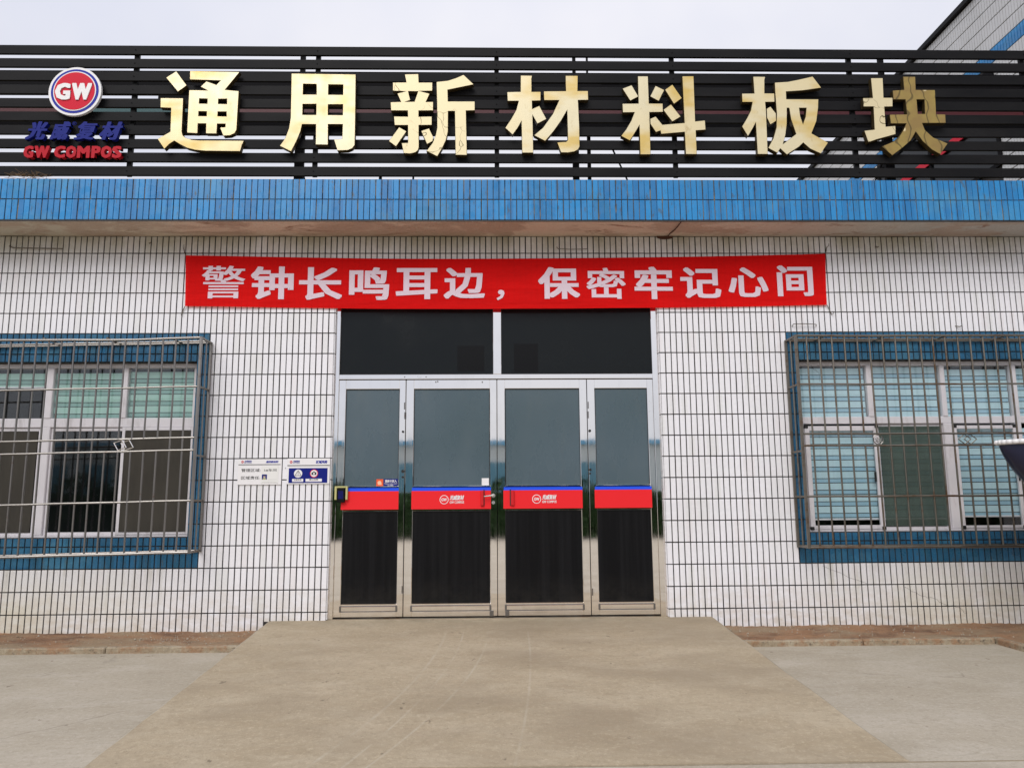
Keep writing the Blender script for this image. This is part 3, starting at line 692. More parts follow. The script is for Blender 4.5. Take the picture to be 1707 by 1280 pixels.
sash(WRi+.045, 3.966, 1.022, 2.075, W, YW-.022, .05); sash(3.960, 4.662, 1.022, 2.096, W, YW+.02, .028); sash(4.755, 5.42, 1.022, 2.075, W, YW-.022, .036)
part('insect_screen', MB().box(3.985, 4.635, YW+.008, YW+.009, 1.05, 2.07), M_SCREENG, W)
g = MB()
for (a, b) in ((WRi+.045, 3.966), (4.755, 5.42)):
    for x in (a, b-.035):
        for z in (1.018, 2.052): g.box(x-.004, x+.035, YW-.030, YW+.0, z, z+.032, .004)
g.box(3.885, 3.905, YW-.034, YW-.02, 1.50, 1.60, .003); g.box(5.385, 5.402, YW-.034, YW-.02, 1.50, 1.60, .003)
part('corner_cap', g, M_RUBBER, W)
blinds(WRi+.05, 3.93, 1.13, 2.08, M_BLB, M_BLB2, W); blinds(3.965, 4.66, 1.13, 2.08, M_BLB, M_BLB2, W); blinds(4.76, 5.41, 1.15, 2.08, M_BLB, M_BLB2, W); blinds(5.49, 6.9, 1.13, 2.08, M_BLB, M_BLB2, W)

# ------------------------------------------------------------------ window cages
def cage(root, xc, sgn, bars, zs, sag, gaps, mat, orn):
    """xc: x of the corner next to the door; sgn: direction in which the cage runs; zs: rail heights at the corner"""
    yf, yb = -.29, -.022; xe = xc + sgn*3.85; ztop, z1, z2, z3, z4, zbot = zs
    S = lambda x, z: z - sag*abs(x-xc) if z is not ztop else z - min(abs(x-xc)*sag*1.7, sag*1.3)
    def rail(z, r, y=yf, mat_=mat):
        g = MB(); n = 12; P = [(xc+(xe-xc)*k/n, y+.006*math.sin(k*.9), S(xc+(xe-xc)*k/n, z)+.0015*math.sin(k*2.1)) for k in range(n+1)]; g.path(P, r, 8); part('rail', g, mat_, root)
    rail(ztop, .0125); rail(z1, .010); rail(z2, .010); rail(z3, .010); rail(z4, .010); rail(zbot, .013)
    rail(ztop-.002, .010, -.13); rail(ztop+.003, .010, yb)
    rail(zbot, .012, yb)
    for (x, y, r) in ((xc, yf, .0135), (xc, yb, .0125), (xc, (yf+yb)/2+.01, .008), (xe, yf, .0135), (xe, yb, .0125)):
        part('corner_post' if r > .01 else 'side_bar', MB().box(x-r, x+r, y-r, y+r, S(x, zbot)-.012, ztop+.010, .003) if r > .01 else MB().tube((x, y, S(x, zbot)), (x, y, ztop), r, 8), mat, root)
    for z in (ztop, z1, z3-.05, z4, zbot): part('side_rail', MB().box(xc-.008, xc+.008, yf+.01, yb-.01, z-.010, z+.010, .002), M_BAR2, root)
    for k, x in enumerate(bars):
        y = yf+.004; segs = [(zbot, z3), (z2, ztop)] if k in gaps else [(zbot, ztop)]
        g = MB()
        for a, b in segs: g.tube((x+random.gauss(0,.002), y, S(x, a)), (x+random.gauss(0,.002), y, S(x, b)), .0092, 8)
        part('bar', g, mat, root)
    for k in range(6):
        x = xc + sgn*(.3+k*.62); part('bracket', MB().box(x-.012, x+.012, yf, yb, ztop-.006, ztop+.004, .001), M_BAR2, root)
    orn(root)
def diamonds(cx, cz, r, y, mat, root, tilt=0.0):
    g = MB()
    for s_ in (-1, 1):
        P = [Vector((-r*1.25, 0, 0)), Vector((0, 0, r)), Vector((r*1.25, 0, 0)), Vector((0, 0, -r)), Vector((-r*1.25, 0, 0))]
        R = Matrix.Rotation(tilt, 3, 'Y'); P = [R @ p for p in P]
        g.path([(cx+s_*r*.62+p.x, y+.003*s_, cz+p.z) for p in P], .0045, 6)
    part('diamond_ornament', g, mat, root)
cl = empty('security_cage', (-4.8, -.15, .86), 'steel bar cage bolted over the dark-screened window left of the entrance', 'window cage', 'steel cages over the front windows')
cage(cl, -2.912, -1, [-2.912-.1238*(k+1) for k in range(30)], (2.945, 2.457, 1.957, 1.836, 1.353, .868), .018, (2, 3, 4, 5, 6, 14, 15, 16, 17), M_BAR,
     lambda r: diamonds(-3.60, 1.885, .052, -.29, M_STEEL, r, .35))
cr_ = empty('security_cage', (4.9, -.15, .86), 'rust-spotted steel bar cage over the window with aqua blinds right of the entrance', 'window cage', 'steel cages over the front windows')
def orn_r(r):
    diamonds(4.664, 1.902, .050, -.29, M_BAR2, r)
    g = MB(); P = [(3.771+.050*math.cos(math.pi/8+i*math.pi/4), -.292, 1.902+.050*math.sin(math.pi/8+i*math.pi/4)) for i in range(9)]
    g.path(P, .005, 6); g.path([(3.742,-.294,1.892),(3.771,-.294,1.870),(3.80,-.294,1.892)], .005, 6); g.path([(3.738,-.294,1.912),(3.771,-.294,1.888),(3.804,-.294,1.912)], .004, 6)
    g.path([(3.757,-.294,1.922),(3.771,-.294,1.906),(3.785,-.294,1.922)], .004, 6); part('rosette_ornament', g, M_BAR, r)
cage(cr_, 3.015, 1, [3.126+.12795*k for k in range(29)], (2.950, 2.457, 1.962, 1.846, 1.352, .866), .002, (4, 5, 12, 13), M_BAR2, orn_r)

# ------------------------------------------------------------------ banner
bn = link('banner', None, (.14, -.02, 3.3)); bn.empty_display_size = .2
tag(bn, 'long red cloth banner with pale characters hung above the entrance', 'banner')
def btop(x): u = (x+3.22)/6.716; return 3.875*(1-u)+3.894*u - .042*math.sin(math.pi*u)
def bbot(x): u = (x+3.20)/6.676; return 3.335*(1-u)+3.338*u - .036*math.sin(math.pi*u)
vs = []; fs = []; nx, nz = 160, 12
yb_ = lambda x, v: -.022 - .007*math.sin(x*1.7+.4) - .004*math.sin(v*5+x*.9) - .0035*math.sin(x*6.3+v*2.0)*(1-v)
for i in range(nx+1):
    for j in range(nz+1):
        u, v = i/nx, j/nz; x = (-3.201+6.677*u)*(1-v) + (-3.22+6.716*u)*v; z = bbot(x)*(1-v)+btop(x)*v
        vs.append((x, yb_(x, v), z))
for i in range(nx):
    for j in range(nz): a = i*(nz+1)+j; fs.append((a, a+nz+1, a+nz+2, a+1))
part('cloth', MB().add(vs, fs), M_BANNER, bn, smooth=True)
BOX = [(-3.042,3.761,-2.594,3.415),(-2.535,3.755,-2.095,3.408),(-2.039,3.748,-1.595,3.401),(-1.523,3.748,-1.106,3.400),(-1.037,3.741,-.604,3.406),(-.538,3.741,-.112,3.411),(.013,3.501,.093,3.392),(.447,3.747,.880,3.404),(.950,3.740,1.363,3.403),(1.455,3.753,1.859,3.402),(1.942,3.746,2.370,3.415),(2.450,3.746,2.870,3.427),(2.966,3.766,3.346,3.433)]
for ch, (a, z1, b, z0) in zip('警钟长鸣耳边，保密牢记心间', BOX):
    g = MB(); text(g, ch, a, z0, b, z1, 0, 0, .003 if ch == '警' else (.014 if ch == '密' else .024), boldx=.022 if ch in '警密' else .036)
    g.v = [(x, yb_(x, (z-bbot(x))/(btop(x)-bbot(x)))-.0045, z) for x, y, z in g.v]
    part('character', g, M_BTEXT, bn)
g = MB()
for (x, z, dx, dz) in ((-3.22, 3.875, -.04, .09), (-3.201, 3.335, -.04, -.09), (3.496, 3.894, .03, .08), (3.476, 3.338, .05, -.10)):
    g.path([(x, -.02, z), (x+dx*.5, -.012, z+dz*.35), (x+dx, -.006, z+dz)], .0045, 5); g.path([(x+dx, -.004, z+dz), (x+dx+.012, -.03, z+dz+.008), (x+dx+.014, -.03, z+dz+.03)], .003, 5)
part('tie_string', g, M_BAR2, bn)

# ------------------------------------------------------------------ notices beside the door
s = empty('notice_board', (-2.366, -.01, 1.506), 'white area-management notice with a tiny portrait, left of the pair', 'notice', 'notices on the wall beside the entrance')
x0, x1, z0, z1 = -2.583, -2.149, 1.506, 1.761; w = x1-x0; h = z1-z0; y = -.012
part('plate', MB().box(x0, x1, y, -.002, z0, z1, .001), M_WHITE, s)
part('rule', MB().box(x0+.004, x1-.012, y-.0012, y-.0004, z1-.216*h-.004, z1-.216*h+.003), M_BLACK, s)
small_logo(x0+.028, z1-.165*h, x0+.135, z1-.05*h, y-.0014, s, M_LWHITE, M_LRED, M_LBLUE)
g = MB(); text(g, '通用新材料', x0+.275, z1-.155*h, x0+.40, z1-.065*h, y-.0008, 0, .03, .3); part('heading', g, M_LBLUE, s)
g = MB(); text(g, '管理区域:', x0+.035, z0+.50*h, x0+.225, z0+.63*h, y-.0008, 0, .008); text(g, '区域责任:', x0+.035, z0+.205*h, x0+.225, z0+.335*h, y-.0008, 0, .008); text(g, '1#车间', x0+.262, z0+.51*h, x0+.385, z0+.62*h, y-.0024, 0, .01); part('wording', g, M_BLACK, s)
part('paper_slip', MB().box(x0+.235, x1-.03, y-.0022, y-.0012, z0+.06*h, z0+.73*h), Mat('slip_paper', (.78,.77,.74), .6).m, s)
g = MB(); g.box(x0+.242, x0+.292, y-.0030, y-.0022, z0+.20*h, z0+.40*h, 0, 0); g.disc(x0+.267, z0+.31*h, .011, y-.0038, y-.0030, 16, 1, .014); g.box(x0+.252, x0+.282, y-.0038, y-.0030, z0+.20*h, z0+.255*h, 0, 2); g.disc(x0+.267, z0+.352*h, .012, y-.0044, y-.0038, 12, 3, .006)
part('portrait', g, [M_LBLUE2, Mat('photo_skin', (.55,.42,.36), .5).m, Mat('photo_shirt', (.45,.48,.2), .5).m, M_BLACK], s)
part('slip_lines', MB().box(x0+.305, x1-.045, y-.0030, y-.0022, z0+.195*h, z0+.202*h).box(x0+.245, x1-.045, y-.0030, y-.0022, z0+.10*h, z0+.107*h), Mat('grey_print', (.4,.4,.4), .5).m, s)
s = empty('warning_board', (-1.878, -.01, 1.51), 'white notice with a blue field, warning triangle and camera symbol, nearest the door', 'notice', 'notices on the wall beside the entrance')
x0, x1, z0, z1 = -2.094, -1.668, 1.510, 1.765; w = x1-x0; h = z1-z0
part('plate', MB().box(x0, x1, y, -.002, z0, z1, .001), M_WHITE, s)
part('rule', MB().box(x0+.002, x1-.002, y-.0012, y-.0004, z1-.278*h-.004, z1-.278*h+.004), M_BLACK, s)
small_logo(x0+.022, z1-.20*h, x0+.125, z1-.075*h, y-.0014, s, M_LWHITE, M_LRED, M_LBLUE)
g = MB(); text(g, '区域风险', x0+.285, z1-.20*h, x0+.40, z1-.08*h, y-.0008, 0, .03, .2); part('heading', g, M_LBLUE, s)
part('blue_field', MB().box(x0+.018, x1-.022, y-.0016, y-.0004, z0+.045*h, z1-.38*h), M_LBLUE2, s)
g = MB(); g.disc(x0+.112, z0+.41*h, .041, y-.0028, y-.0016, 32, 0)
tri = [(-.030,-.020),(.030,-.020),(0,.032)]
g.path([(x0+.112+a, y-.0036, z0+.41*h+b) for a, b in tri+tri[:1]], .0022, 5, 1); g.box(x0+.110, x0+.114, y-.0040, y-.003, z0+.41*h-.006, z0+.41*h+.018, 0, 1); g.disc(x0+.112, z0+.41*h-.012, .0025, y-.0040, y-.003, 8, 1)
part('warning_symbol', g, [M_WHITE, M_BLACK], s)
g = MB(); cx, cz = x0+.270, z0+.41*h; g.disc(cx, cz, .041, y-.0028, y-.0016, 32, 1); g.disc(cx, cz, .034, y-.0034, y-.0028, 32, 0)
g.box(cx-.024, cx+.024, y-.0042, y-.0034, cz-.014, cz+.012, 0, 2); g.box(cx-.009, cx+.009, y-.0042, y-.0034, cz+.012, cz+.019, 0, 2); g.disc(cx, cz-.001, .009, y-.0048, y-.0042, 16, 0)
part('camera_symbol', g, [M_WHITE, M_LRED, M_BLACK], s)
part('caption_box', MB().box(x0+.055, x0+.165, y-.0026, y-.0016, z0+.09*h, z0+.205*h).box(x0+.188, x0+.350, y-.0026, y-.0016, z0+.09*h, z0+.205*h), M_WHITE, s)
g = MB(); text(g, '注意安全', x0+.072, z0+.145*h, x0+.148, z0+.195*h, y-.0032, 0, .02); text(g, '禁止拍照', x0+.225, z0+.145*h, x0+.313, z0+.195*h, y-.0032, 0, .02); part('caption', g, M_BLACK, s)
part('screw', MB().disc(-2.113, 1.67, .004, -.006, -.001, 8), M_BAR, s)

# wire hooks and rods left in the wall
def hook(pts, label, group=None, r=.006):
    g = MB(); g.path(pts, r, 6); tag(part('wall_rod', g, M_BAR2), label, 'metal rod', group)
hook([(-5.06,-.004,3.985),(-5.00,-.03,3.958),(-4.80,-.034,3.952),(-4.49,-.03,3.948)], 'rusty rod lying along the wall under the eave, far left')
hook([(.648,-.004,3.975),(.66,-.03,3.948),(.80,-.034,3.940),(.94,-.03,3.945),(.965,-.004,3.955)], 'bent wire rod above the banner, right of its middle', r=.004)
hook([(3.10,-.004,3.110),(3.105,-.03,3.132),(3.23,-.034,3.134),(3.345,-.03,3.128),(3.354,-.004,3.112)], 'bent wire staple on the tiles above the right cage', r=.004)
hook([(-3.62,-.003,4.02),(-3.605,-.028,4.005),(-3.59,-.028,4.02)], 'small hook stub under the eave left of the banner', r=.005)
hook([(4.83,-.003,3.115),(4.86,-.028,3.100),(4.885,-.028,3.110)], 'small hook stub on the tiles over the right window', r=.005)
hook([(4.05,-.003,3.98),(4.06,-.028,3.965),(4.075,-.028,3.975)], 'small hook stub right of the banner under the eave', r=.005)

# ================================================================== ROOF SIGN
SY = -.40
SG = empty('sign_grille', (0, SY, 4.55), 'black slatted metal grille standing along the roof edge behind the gold letters', 'sign frame')
for k in range(10):
    zt = 6.008 - .1467*k
    x = -9.0; xs = [-9.0, -3.709+.0, 1.86, 7.4] if k % 2 else [-9.0, .02, 7.4]
    g = MB(); g.box(-9.0, 7.35, SY, SY+.030, zt-.098, zt, .003); part('slat', g, M_SLAT, SG)
for x in (-7.4, -5.56, -3.709, -1.838, .019, 1.860, 3.743, 5.60, 7.2):
    g = MB(); g.box(x-.024, x+.024, SY+.031, SY+.071, 4.600, 5.985, .003); part('post', g, M_SLAT, SG)
    g = MB()
    for k in range(10):
        zt = 6.008 - .1467*k; g.disc(x, zt-.05, .006, SY-.004, SY+.001, 8)
    part('screw', g, M_REAR, SG)
RB = empty('rear_sign_board', (0, .25, 4.5), 'dark board with a maroon stripe on posts behind the slatted grille', 'sign board')
part('board', MB().box(-9, 7.3, .25, .28, 5.83, 6.115), M_REAR, RB); part('board', MB().box(-9, 7.3, .25, .28, 5.37, 5.78), M_REAR, RB)
part('board', MB().box(-3.75, 7.3, .251, .279, 5.781, 5.829), M_REAR, RB)
part('stripe', MB().box(-2.9, 7.3, .242, .249, 5.60, 5.672), M_REARRED, RB); part('stripe', MB().box(-9, -4.75, .242, .249, 5.60, 5.672), M_REARRED, RB)
part('stripe', MB().box(-4.45, -3.35, .242, .249, 5.59, 5.665), M_TEAL, RB, label='short teal stretch of the stripe')
part('stripe', MB().box(1.2, 7.3, .242, .249, 5.98, 6.01), M_REARRED, RB)
for (x, w) in ((-6.9, .05), (-2.175, .05), (.905, .035), (1.055, .018), (4.45, .05)):
    part('post', MB().box(x-w, x+w, .285, .345, 4.5, 5.6, .003).box(x-w*.5, x+w*.5, .285, .345, 5.6, 6.42, .003), M_REAR, RB)
part('crossbeam', MB().box(-2.45, -1.98, .30, .34, 5.235, 5.29), M_REAR, RB); part('crossbeam', MB().box(.60, 1.05, .30, .34, 5.235, 5.30), M_REAR, RB)
part('crossbeam', MB().box(4.0, 4.9, .30, .34, 5.235, 5.30), M_REAR, RB)
g = MB()
for (a, b) in (((1.30,.35,5.31),(1.85,.9,4.5)), ((.93,.35,5.1),(.93,1.2,4.5)), ((-2.17,.35,5.1),(-2.17,1.2,4.5)), ((4.4,.35,5.1),(4.4,1.2,4.5))): g.tube(a, b, .010, 6)
part('stay', g, M_REAR, RB)
tag(part('floodlight', MB().box(-1.35, -1.12, .02, .12, 4.82, 4.885, .02).box(-1.25, -1.22, .05, .09, 4.525, 4.82, .003).box(-.95, -.78, .02, .08, 4.845, 4.885, .015).box(-.89, -.87, .04, .06, 4.525, 4.85, .003), M_REAR), 'small black floodlights behind the grille under the second character', 'floodlight')

# outlines of the seven gold characters (x, z in metres, holes after the stroke they pierce)
GOLD = [
    ('通', [[(-3.344,5.606), (-3.245,5.677), (-3.130,5.521), (-3.216,5.451)], [(-3.386,5.383), (-3.157,5.382), (-3.151,5.022), (-3.140,4.982), (-3.108,4.954), (-3.047,4.934), (-2.972,4.928), (-2.524,4.926), (-2.543,4.880), (-2.558,4.812), (-2.906,4.815), (-3.011,4.826), (-3.087,4.846), (-3.156,4.882), (-3.220,4.922), (-3.265,4.890), (-3.314,4.833), (-3.388,4.941), (-3.266,5.020), (-3.274,5.275), (-3.381,5.279)], [(-3.107,5.680), (-2.603,5.672), (-2.741,5.476), (-2.602,5.462), (-2.605,5.041), (-2.624,5.004), (-2.668,4.982), (-2.735,4.977), (-2.773,5.066), (-2.719,5.071), (-2.719,5.106), (-2.802,5.106), (-2.802,5.000), (-2.910,5.001), (-2.913,5.108), (-2.995,5.108), (-2.993,5.003), (-3.099,5.008), (-3.104,5.471), (-2.919,5.468), (-2.991,5.507), (-2.935,5.568), (-2.833,5.529), (-2.792,5.576), (-3.103,5.585)], [(-2.995,5.379), (-2.914,5.376), (-2.913,5.323), (-2.996,5.325)], [(-2.804,5.375), (-2.717,5.376), (-2.716,5.320), (-2.803,5.322)], [(-2.995,5.240), (-2.914,5.239), (-2.913,5.188), (-2.994,5.189)], [(-2.803,5.237), (-2.716,5.237), (-2.713,5.186), (-2.802,5.188)]]),
    ('用', [[(-2.077,5.658), (-1.422,5.651), (-1.415,5.175), (-1.414,4.883), (-1.438,4.847), (-1.482,4.827), (-1.587,4.822), (-1.625,4.943), (-1.561,4.943), (-1.542,4.951), (-1.541,5.105), (-1.688,5.105), (-1.683,4.884), (-1.807,4.886), (-1.811,5.104), (-1.950,5.104), (-1.963,5.027), (-1.997,4.930), (-2.049,4.811), (-2.166,4.871), (-2.114,4.954), (-2.081,5.059), (-2.068,5.172), (-2.072,5.417)], [(-1.954,5.544), (-1.819,5.542), (-1.815,5.428), (-1.953,5.428)], [(-1.697,5.538), (-1.548,5.537), (-1.547,5.426), (-1.696,5.427)], [(-1.951,5.323), (-1.814,5.324), (-1.812,5.206), (-1.949,5.207)], [(-1.694,5.320), (-1.544,5.321), (-1.544,5.205), (-1.692,5.206)]]),
    ('新', [[(-0.923,5.654), (-0.783,5.659), (-0.777,5.565), (-0.638,5.566), (-0.638,5.473), (-0.766,5.470), (-0.664,5.442), (-0.703,5.352), (-0.628,5.354), (-0.628,5.258), (-0.775,5.256), (-0.774,5.191), (-0.641,5.194), (-0.640,5.100), (-0.772,5.098), (-0.768,4.861), (-0.777,4.829), (-0.803,4.805), (-0.856,4.792), (-0.920,4.796), (-0.944,4.905), (-0.879,4.909), (-0.883,5.098), (-1.017,5.097), (-1.026,5.193), (-0.884,5.191), (-0.887,5.256), (-1.056,5.256), (-1.063,5.348), (-0.957,5.352), (-0.996,5.443), (-0.915,5.466), (-1.042,5.471), (-1.043,5.564), (-0.905,5.566)], [(-0.884,5.468), (-0.785,5.466), (-0.819,5.355), (-0.909,5.353), (-0.862,5.371)], [(-0.971,5.077), (-0.895,5.032), (-0.998,4.868), (-1.073,4.925)], [(-0.749,5.037), (-0.668,5.065), (-0.622,4.967), (-0.631,4.926), (-0.687,4.894)], [(-0.598,5.573), (-0.483,5.586), (-0.399,5.615), (-0.320,5.653), (-0.214,5.546), (-0.482,5.485), (-0.478,5.359), (-0.204,5.360), (-0.204,5.261), (-0.294,5.258), (-0.283,4.778), (-0.399,4.779), (-0.408,5.252), (-0.476,5.252), (-0.476,5.032), (-0.494,4.943), (-0.532,4.854), (-0.582,4.763), (-0.692,4.821), (-0.630,4.910), (-0.601,4.991), (-0.586,5.072), (-0.590,5.342)]]),
    ('材', [[(0.266,5.648), (0.384,5.647), (0.378,5.611), (0.378,5.468), (0.471,5.469), (0.469,5.371), (0.381,5.369), (0.382,5.280), (0.455,5.315), (0.526,5.170), (0.432,5.118), (0.385,5.210), (0.388,4.804), (0.274,4.804), (0.270,5.145), (0.233,5.075), (0.179,4.998), (0.104,5.073), (0.168,5.173), (0.219,5.271), (0.243,5.366), (0.130,5.365), (0.126,5.464), (0.264,5.468)], [(0.728,5.648), (0.856,5.648), (0.850,5.480), (0.957,5.481), (0.958,5.380), (0.853,5.378), (0.860,5.102), (0.859,4.874), (0.843,4.842), (0.805,4.819), (0.736,4.807), (0.668,4.809), (0.630,4.918), (0.723,4.924), (0.740,4.943), (0.738,5.265), (0.673,5.150), (0.595,5.036), (0.510,4.931), (0.396,4.993), (0.489,5.076), (0.590,5.224), (0.658,5.376), (0.504,5.375), (0.501,5.474), (0.729,5.478)]]),
    ('料', [[(1.475,5.646), (1.581,5.646), (1.581,5.345), (1.723,5.345), (1.722,5.251), (1.583,5.248), (1.579,4.790), (1.473,4.789), (1.474,5.104), (1.430,5.030), (1.373,4.938), (1.283,4.989), (1.339,5.063), (1.391,5.153), (1.429,5.247), (1.308,5.244), (1.307,5.342), (1.473,5.344)], [(1.587,5.177), (1.645,5.203), (1.711,5.113), (1.938,5.134), (1.936,5.648), (2.055,5.650), (2.050,5.151), (2.151,5.162), (2.153,5.059), (2.052,5.051), (2.051,4.793), (1.937,4.794), (1.936,5.034), (1.694,5.011), (1.688,5.048), (1.641,5.031), (1.587,5.121)], [(1.312,5.507), (1.409,5.547), (1.475,5.421), (1.389,5.373)], [(1.595,5.422), (1.655,5.541), (1.745,5.494), (1.683,5.371)], [(1.751,5.497), (1.831,5.556), (1.923,5.405), (1.838,5.340)], [(1.725,5.275), (1.807,5.337), (1.903,5.202), (1.813,5.146)]]),
    ('板', [[(2.673,5.648), (2.801,5.647), (2.790,5.610), (2.782,5.463), (2.884,5.462), (2.881,5.367), (2.784,5.365), (2.787,5.286), (2.778,4.796), (2.672,4.796), (2.672,5.137), (2.633,5.067), (2.584,4.989), (2.528,5.096), (2.586,5.190), (2.629,5.273), (2.650,5.364), (2.545,5.364), (2.546,5.459), (2.675,5.461)], [(2.793,5.292), (2.835,5.317), (2.887,5.241), (2.885,5.159), (2.822,5.117), (2.791,5.191)], [(2.894,5.583), (3.030,5.592), (3.149,5.617), (3.295,5.653), (3.378,5.526), (3.180,5.495), (3.007,5.482), (3.006,5.399), (3.339,5.400), (3.330,5.309), (3.302,5.160), (3.242,5.024), (3.406,4.923), (3.322,4.804), (3.215,4.857), (3.149,4.922), (3.101,4.877), (2.972,4.791), (2.908,4.858), (2.877,4.809), (2.784,4.864), (2.844,4.970), (2.882,5.085), (2.895,5.241), (2.892,5.440)], [(3.132,5.302), (3.206,5.302), (3.192,5.209), (3.160,5.127), (3.138,5.209)], [(3.005,5.301), (3.027,5.301), (3.039,5.176), (3.081,5.016), (2.941,4.909), (2.971,5.003), (2.993,5.126)]]),
    ('块', [[(3.903,5.637), (4.029,5.639), (4.020,5.420), (4.114,5.420), (4.106,5.321), (4.020,5.319), (4.016,5.101), (4.117,5.110), (4.114,5.019), (4.016,4.990), (3.913,4.961), (3.821,4.928), (3.788,5.055), (3.896,5.068), (3.905,5.320), (3.801,5.319), (3.802,5.415), (3.905,5.417)], [(4.243,5.656), (4.372,5.656), (4.364,5.509), (4.566,5.508), (4.553,5.239), (4.649,5.238), (4.644,5.142), (4.399,5.140), (4.420,5.065), (4.498,4.984), (4.644,4.918), (4.555,4.800), (4.471,4.852), (4.385,4.942), (4.323,5.045), (4.262,4.950), (4.177,4.876), (4.057,4.786), (3.957,4.884), (4.090,4.941), (4.158,5.007), (4.202,5.073), (4.231,5.135), (4.071,5.134), (4.067,5.233), (4.249,5.237), (4.246,5.400), (4.120,5.400), (4.121,5.500), (4.241,5.509)], [(4.364,5.401), (4.445,5.401), (4.436,5.243), (4.362,5.243)]]),
]
NAMES = {'通': ('first gold character with a long sweeping foot, nearest the round logo',), '用': ('second gold character, two columns of square openings',), '新': ('third gold character with loose scratched strokes',),
         '材': ('fourth gold character at the middle of the sign',), '料': ('fifth gold character with separate dots',), '板': ('sixth gold character with crossing feet',), '块': ('last gold character, half of it peeled and painted with a brown reflection',)}
for ch, loops in GOLD:
    lab = NAMES[ch][0]; grp = 'gold characters on the roof grille'
    if ch == '块':
        R_ = empty('sign_character', (4.55, -.45, 4.86), lab, 'letter', grp)
        part('left_component', outline(MB(), loops[:1], -.478, .060, .003), [M_GOLD2, M_GOLDSIDE], R_)
        part('right_component', outline(MB(), loops[1:], -.478, .060, .003), [M_BRONZE, M_GOLDSIDE], R_)
    else:
        g = outline(MB(), loops, -.478, .060, .003)
        tag(part('sign_character', g, [M_GOLD2 if ch == '新' else M_GOLD, M_GOLDSIDE]), lab, 'letter', grp)
LG = empty('company_logo', (-4.25, -.43, 4.74), 'round red GW emblem above blue characters and red lettering', 'logo sign')
cx, cz = -4.250, 5.453
part('disc', MB().disc(cx, cz, .263, -.475, -.445, 64, 0, .262), M_LWHITE, LG)
g = MB()
part('blue_ring', MB().disc(cx, cz, .238, -.478, -.474, 64), M_LBLUE, LG); part('white_ring', MB().disc(cx, cz, .214, -.481, -.477, 64), M_LWHITE, LG); part('red_field', MB().disc(cx, cz, .203, -.484, -.480, 64), M_LRED, LG)
for ch, a, b in (('G', -4.437, -4.285), ('W', -4.272, -4.075)):
    g = MB(); text(g, ch, a, 5.352, b, 5.532, -.494, .010, .05); part('letter', g, M_LWHITE, LG)
for ch, a, b in (('光', -4.708, -4.492), ('威', -4.465, -4.265), ('复', -4.225, -4.000), ('材', -3.975, -3.745)):
    g = MB(); text(g, ch, a, 4.935, b, 5.128, -.470, .045, .022, .28, boldx=.055); part('letter', g, M_LBLUE2, LG)
g = MB(); text(g, 'R', -4.245, 5.105, -4.23, 5.125, -.46, 0, .02); g.path([(-4.238+.018*math.cos(i*math.pi/6), -.455, 5.115+.018*math.sin(i*math.pi/6)) for i in range(13)], .003, 5); part('registered_mark', g, M_LBLUE2, LG)
for ch, a, b in zip('GWCOMPOS', (80, 200, 420, 550, 675, 835, 940, 1065), (190, 365, 545, 665, 815, 935, 1060, 1170)):
    f_ = lambda X: -4.709+(X-80)/1090*.969
    g = MB(); text(g, ch, f_(a), 4.742, f_(b), 4.868, -.470, .045, .05); part('letter', g, M_LRED2, LG)
# dry twigs caught at the roof edge
g = MB()
for _ in range(60):
    x = -4.66+random.gauss(0,.09); z = 4.53+random.uniform(0,.05); a = random.uniform(0, 6.28); l = random.uniform(.05,.16)
    g.tube((x, -.42+random.uniform(-.04,.04), z), (x+l*math.cos(a), -.42+random.uniform(-.06,.04), z+abs(l*.35*math.sin(a))), .0018, 4)
tag(part('dry_twigs', g, Mat('dry_twig', (.16,.10,.05), .9).m), 'tangle of dry twigs caught on the roof edge under the round logo', 'twigs')

# ================================================================== TALLER BUILDING AT THE RIGHT (end wall square to the facade)
AX = 7.50
A = empty('adjoining_building', (10.5, 6, 0), 'taller white tiled building with a blue course rising behind the right end of the grille', 'building')
wl_ = part('wall', MB().box(AX+.008, 15, 1.5, 14, 0, 9.06), M_GROUT, A)
part('coping', MB().box(AX-.06, 15.1, -3.56, 30, 9.06, 9.16, .01), M_SLAT, A)
t = Mat('adjoining_tile', (.62,.62,.62), .35); r, rc = t.cellrand(1, .22, 0, 9.14); t.over(t.math('MULTIPLY', t.noise(3, 5), .5), (.50,.50,.49)); M_ADJ = t.m
part('unseen_side_wall', MB().box(AX, 15, -3.5, 1.495, 0, 9.055), M_ADJ, A); part('unseen_side_wall', MB().box(AX, 15, 14.005, 30, 0, 9.055), M_ADJ, A)  # near stretch added out of view to shade the right side of the facade
gw, gb = MB(), MB()
rowsA = [(8.92, 9.06)] + [(8.92-.22*(i+1), 8.92-.22*i) for i in range(16)]
for ri, (c, d) in enumerate(rowsA):
    y = 1.5
    while y < 14:
        if not (2.75 < y < 6.3 and c < 7.75):
            x0 = AX-.002; mb = gb if ri == 5 else gw
            j = .009; a_, b_, c_, d_ = y, y+.062-j, c, d-j-.004; q = .0015
            mb.add([(AX+.009,a_,c_),(AX+.009,b_,c_),(AX+.009,b_,d_),(AX+.009,a_,d_),(x0,a_+q,c_+q),(x0,b_-q,c_+q),(x0,b_-q,d_-q),(x0,a_+q,d_-q)], [(4,5,6,7),(0,1,5,4),(1,2,6,5),(2,3,7,6),(3,0,4,7)])
        y += .062
part('tile', gw, M_ADJ, wl_, kind='stuff'); part('blue_tile', gb, M_BLUE, wl_, kind='stuff')
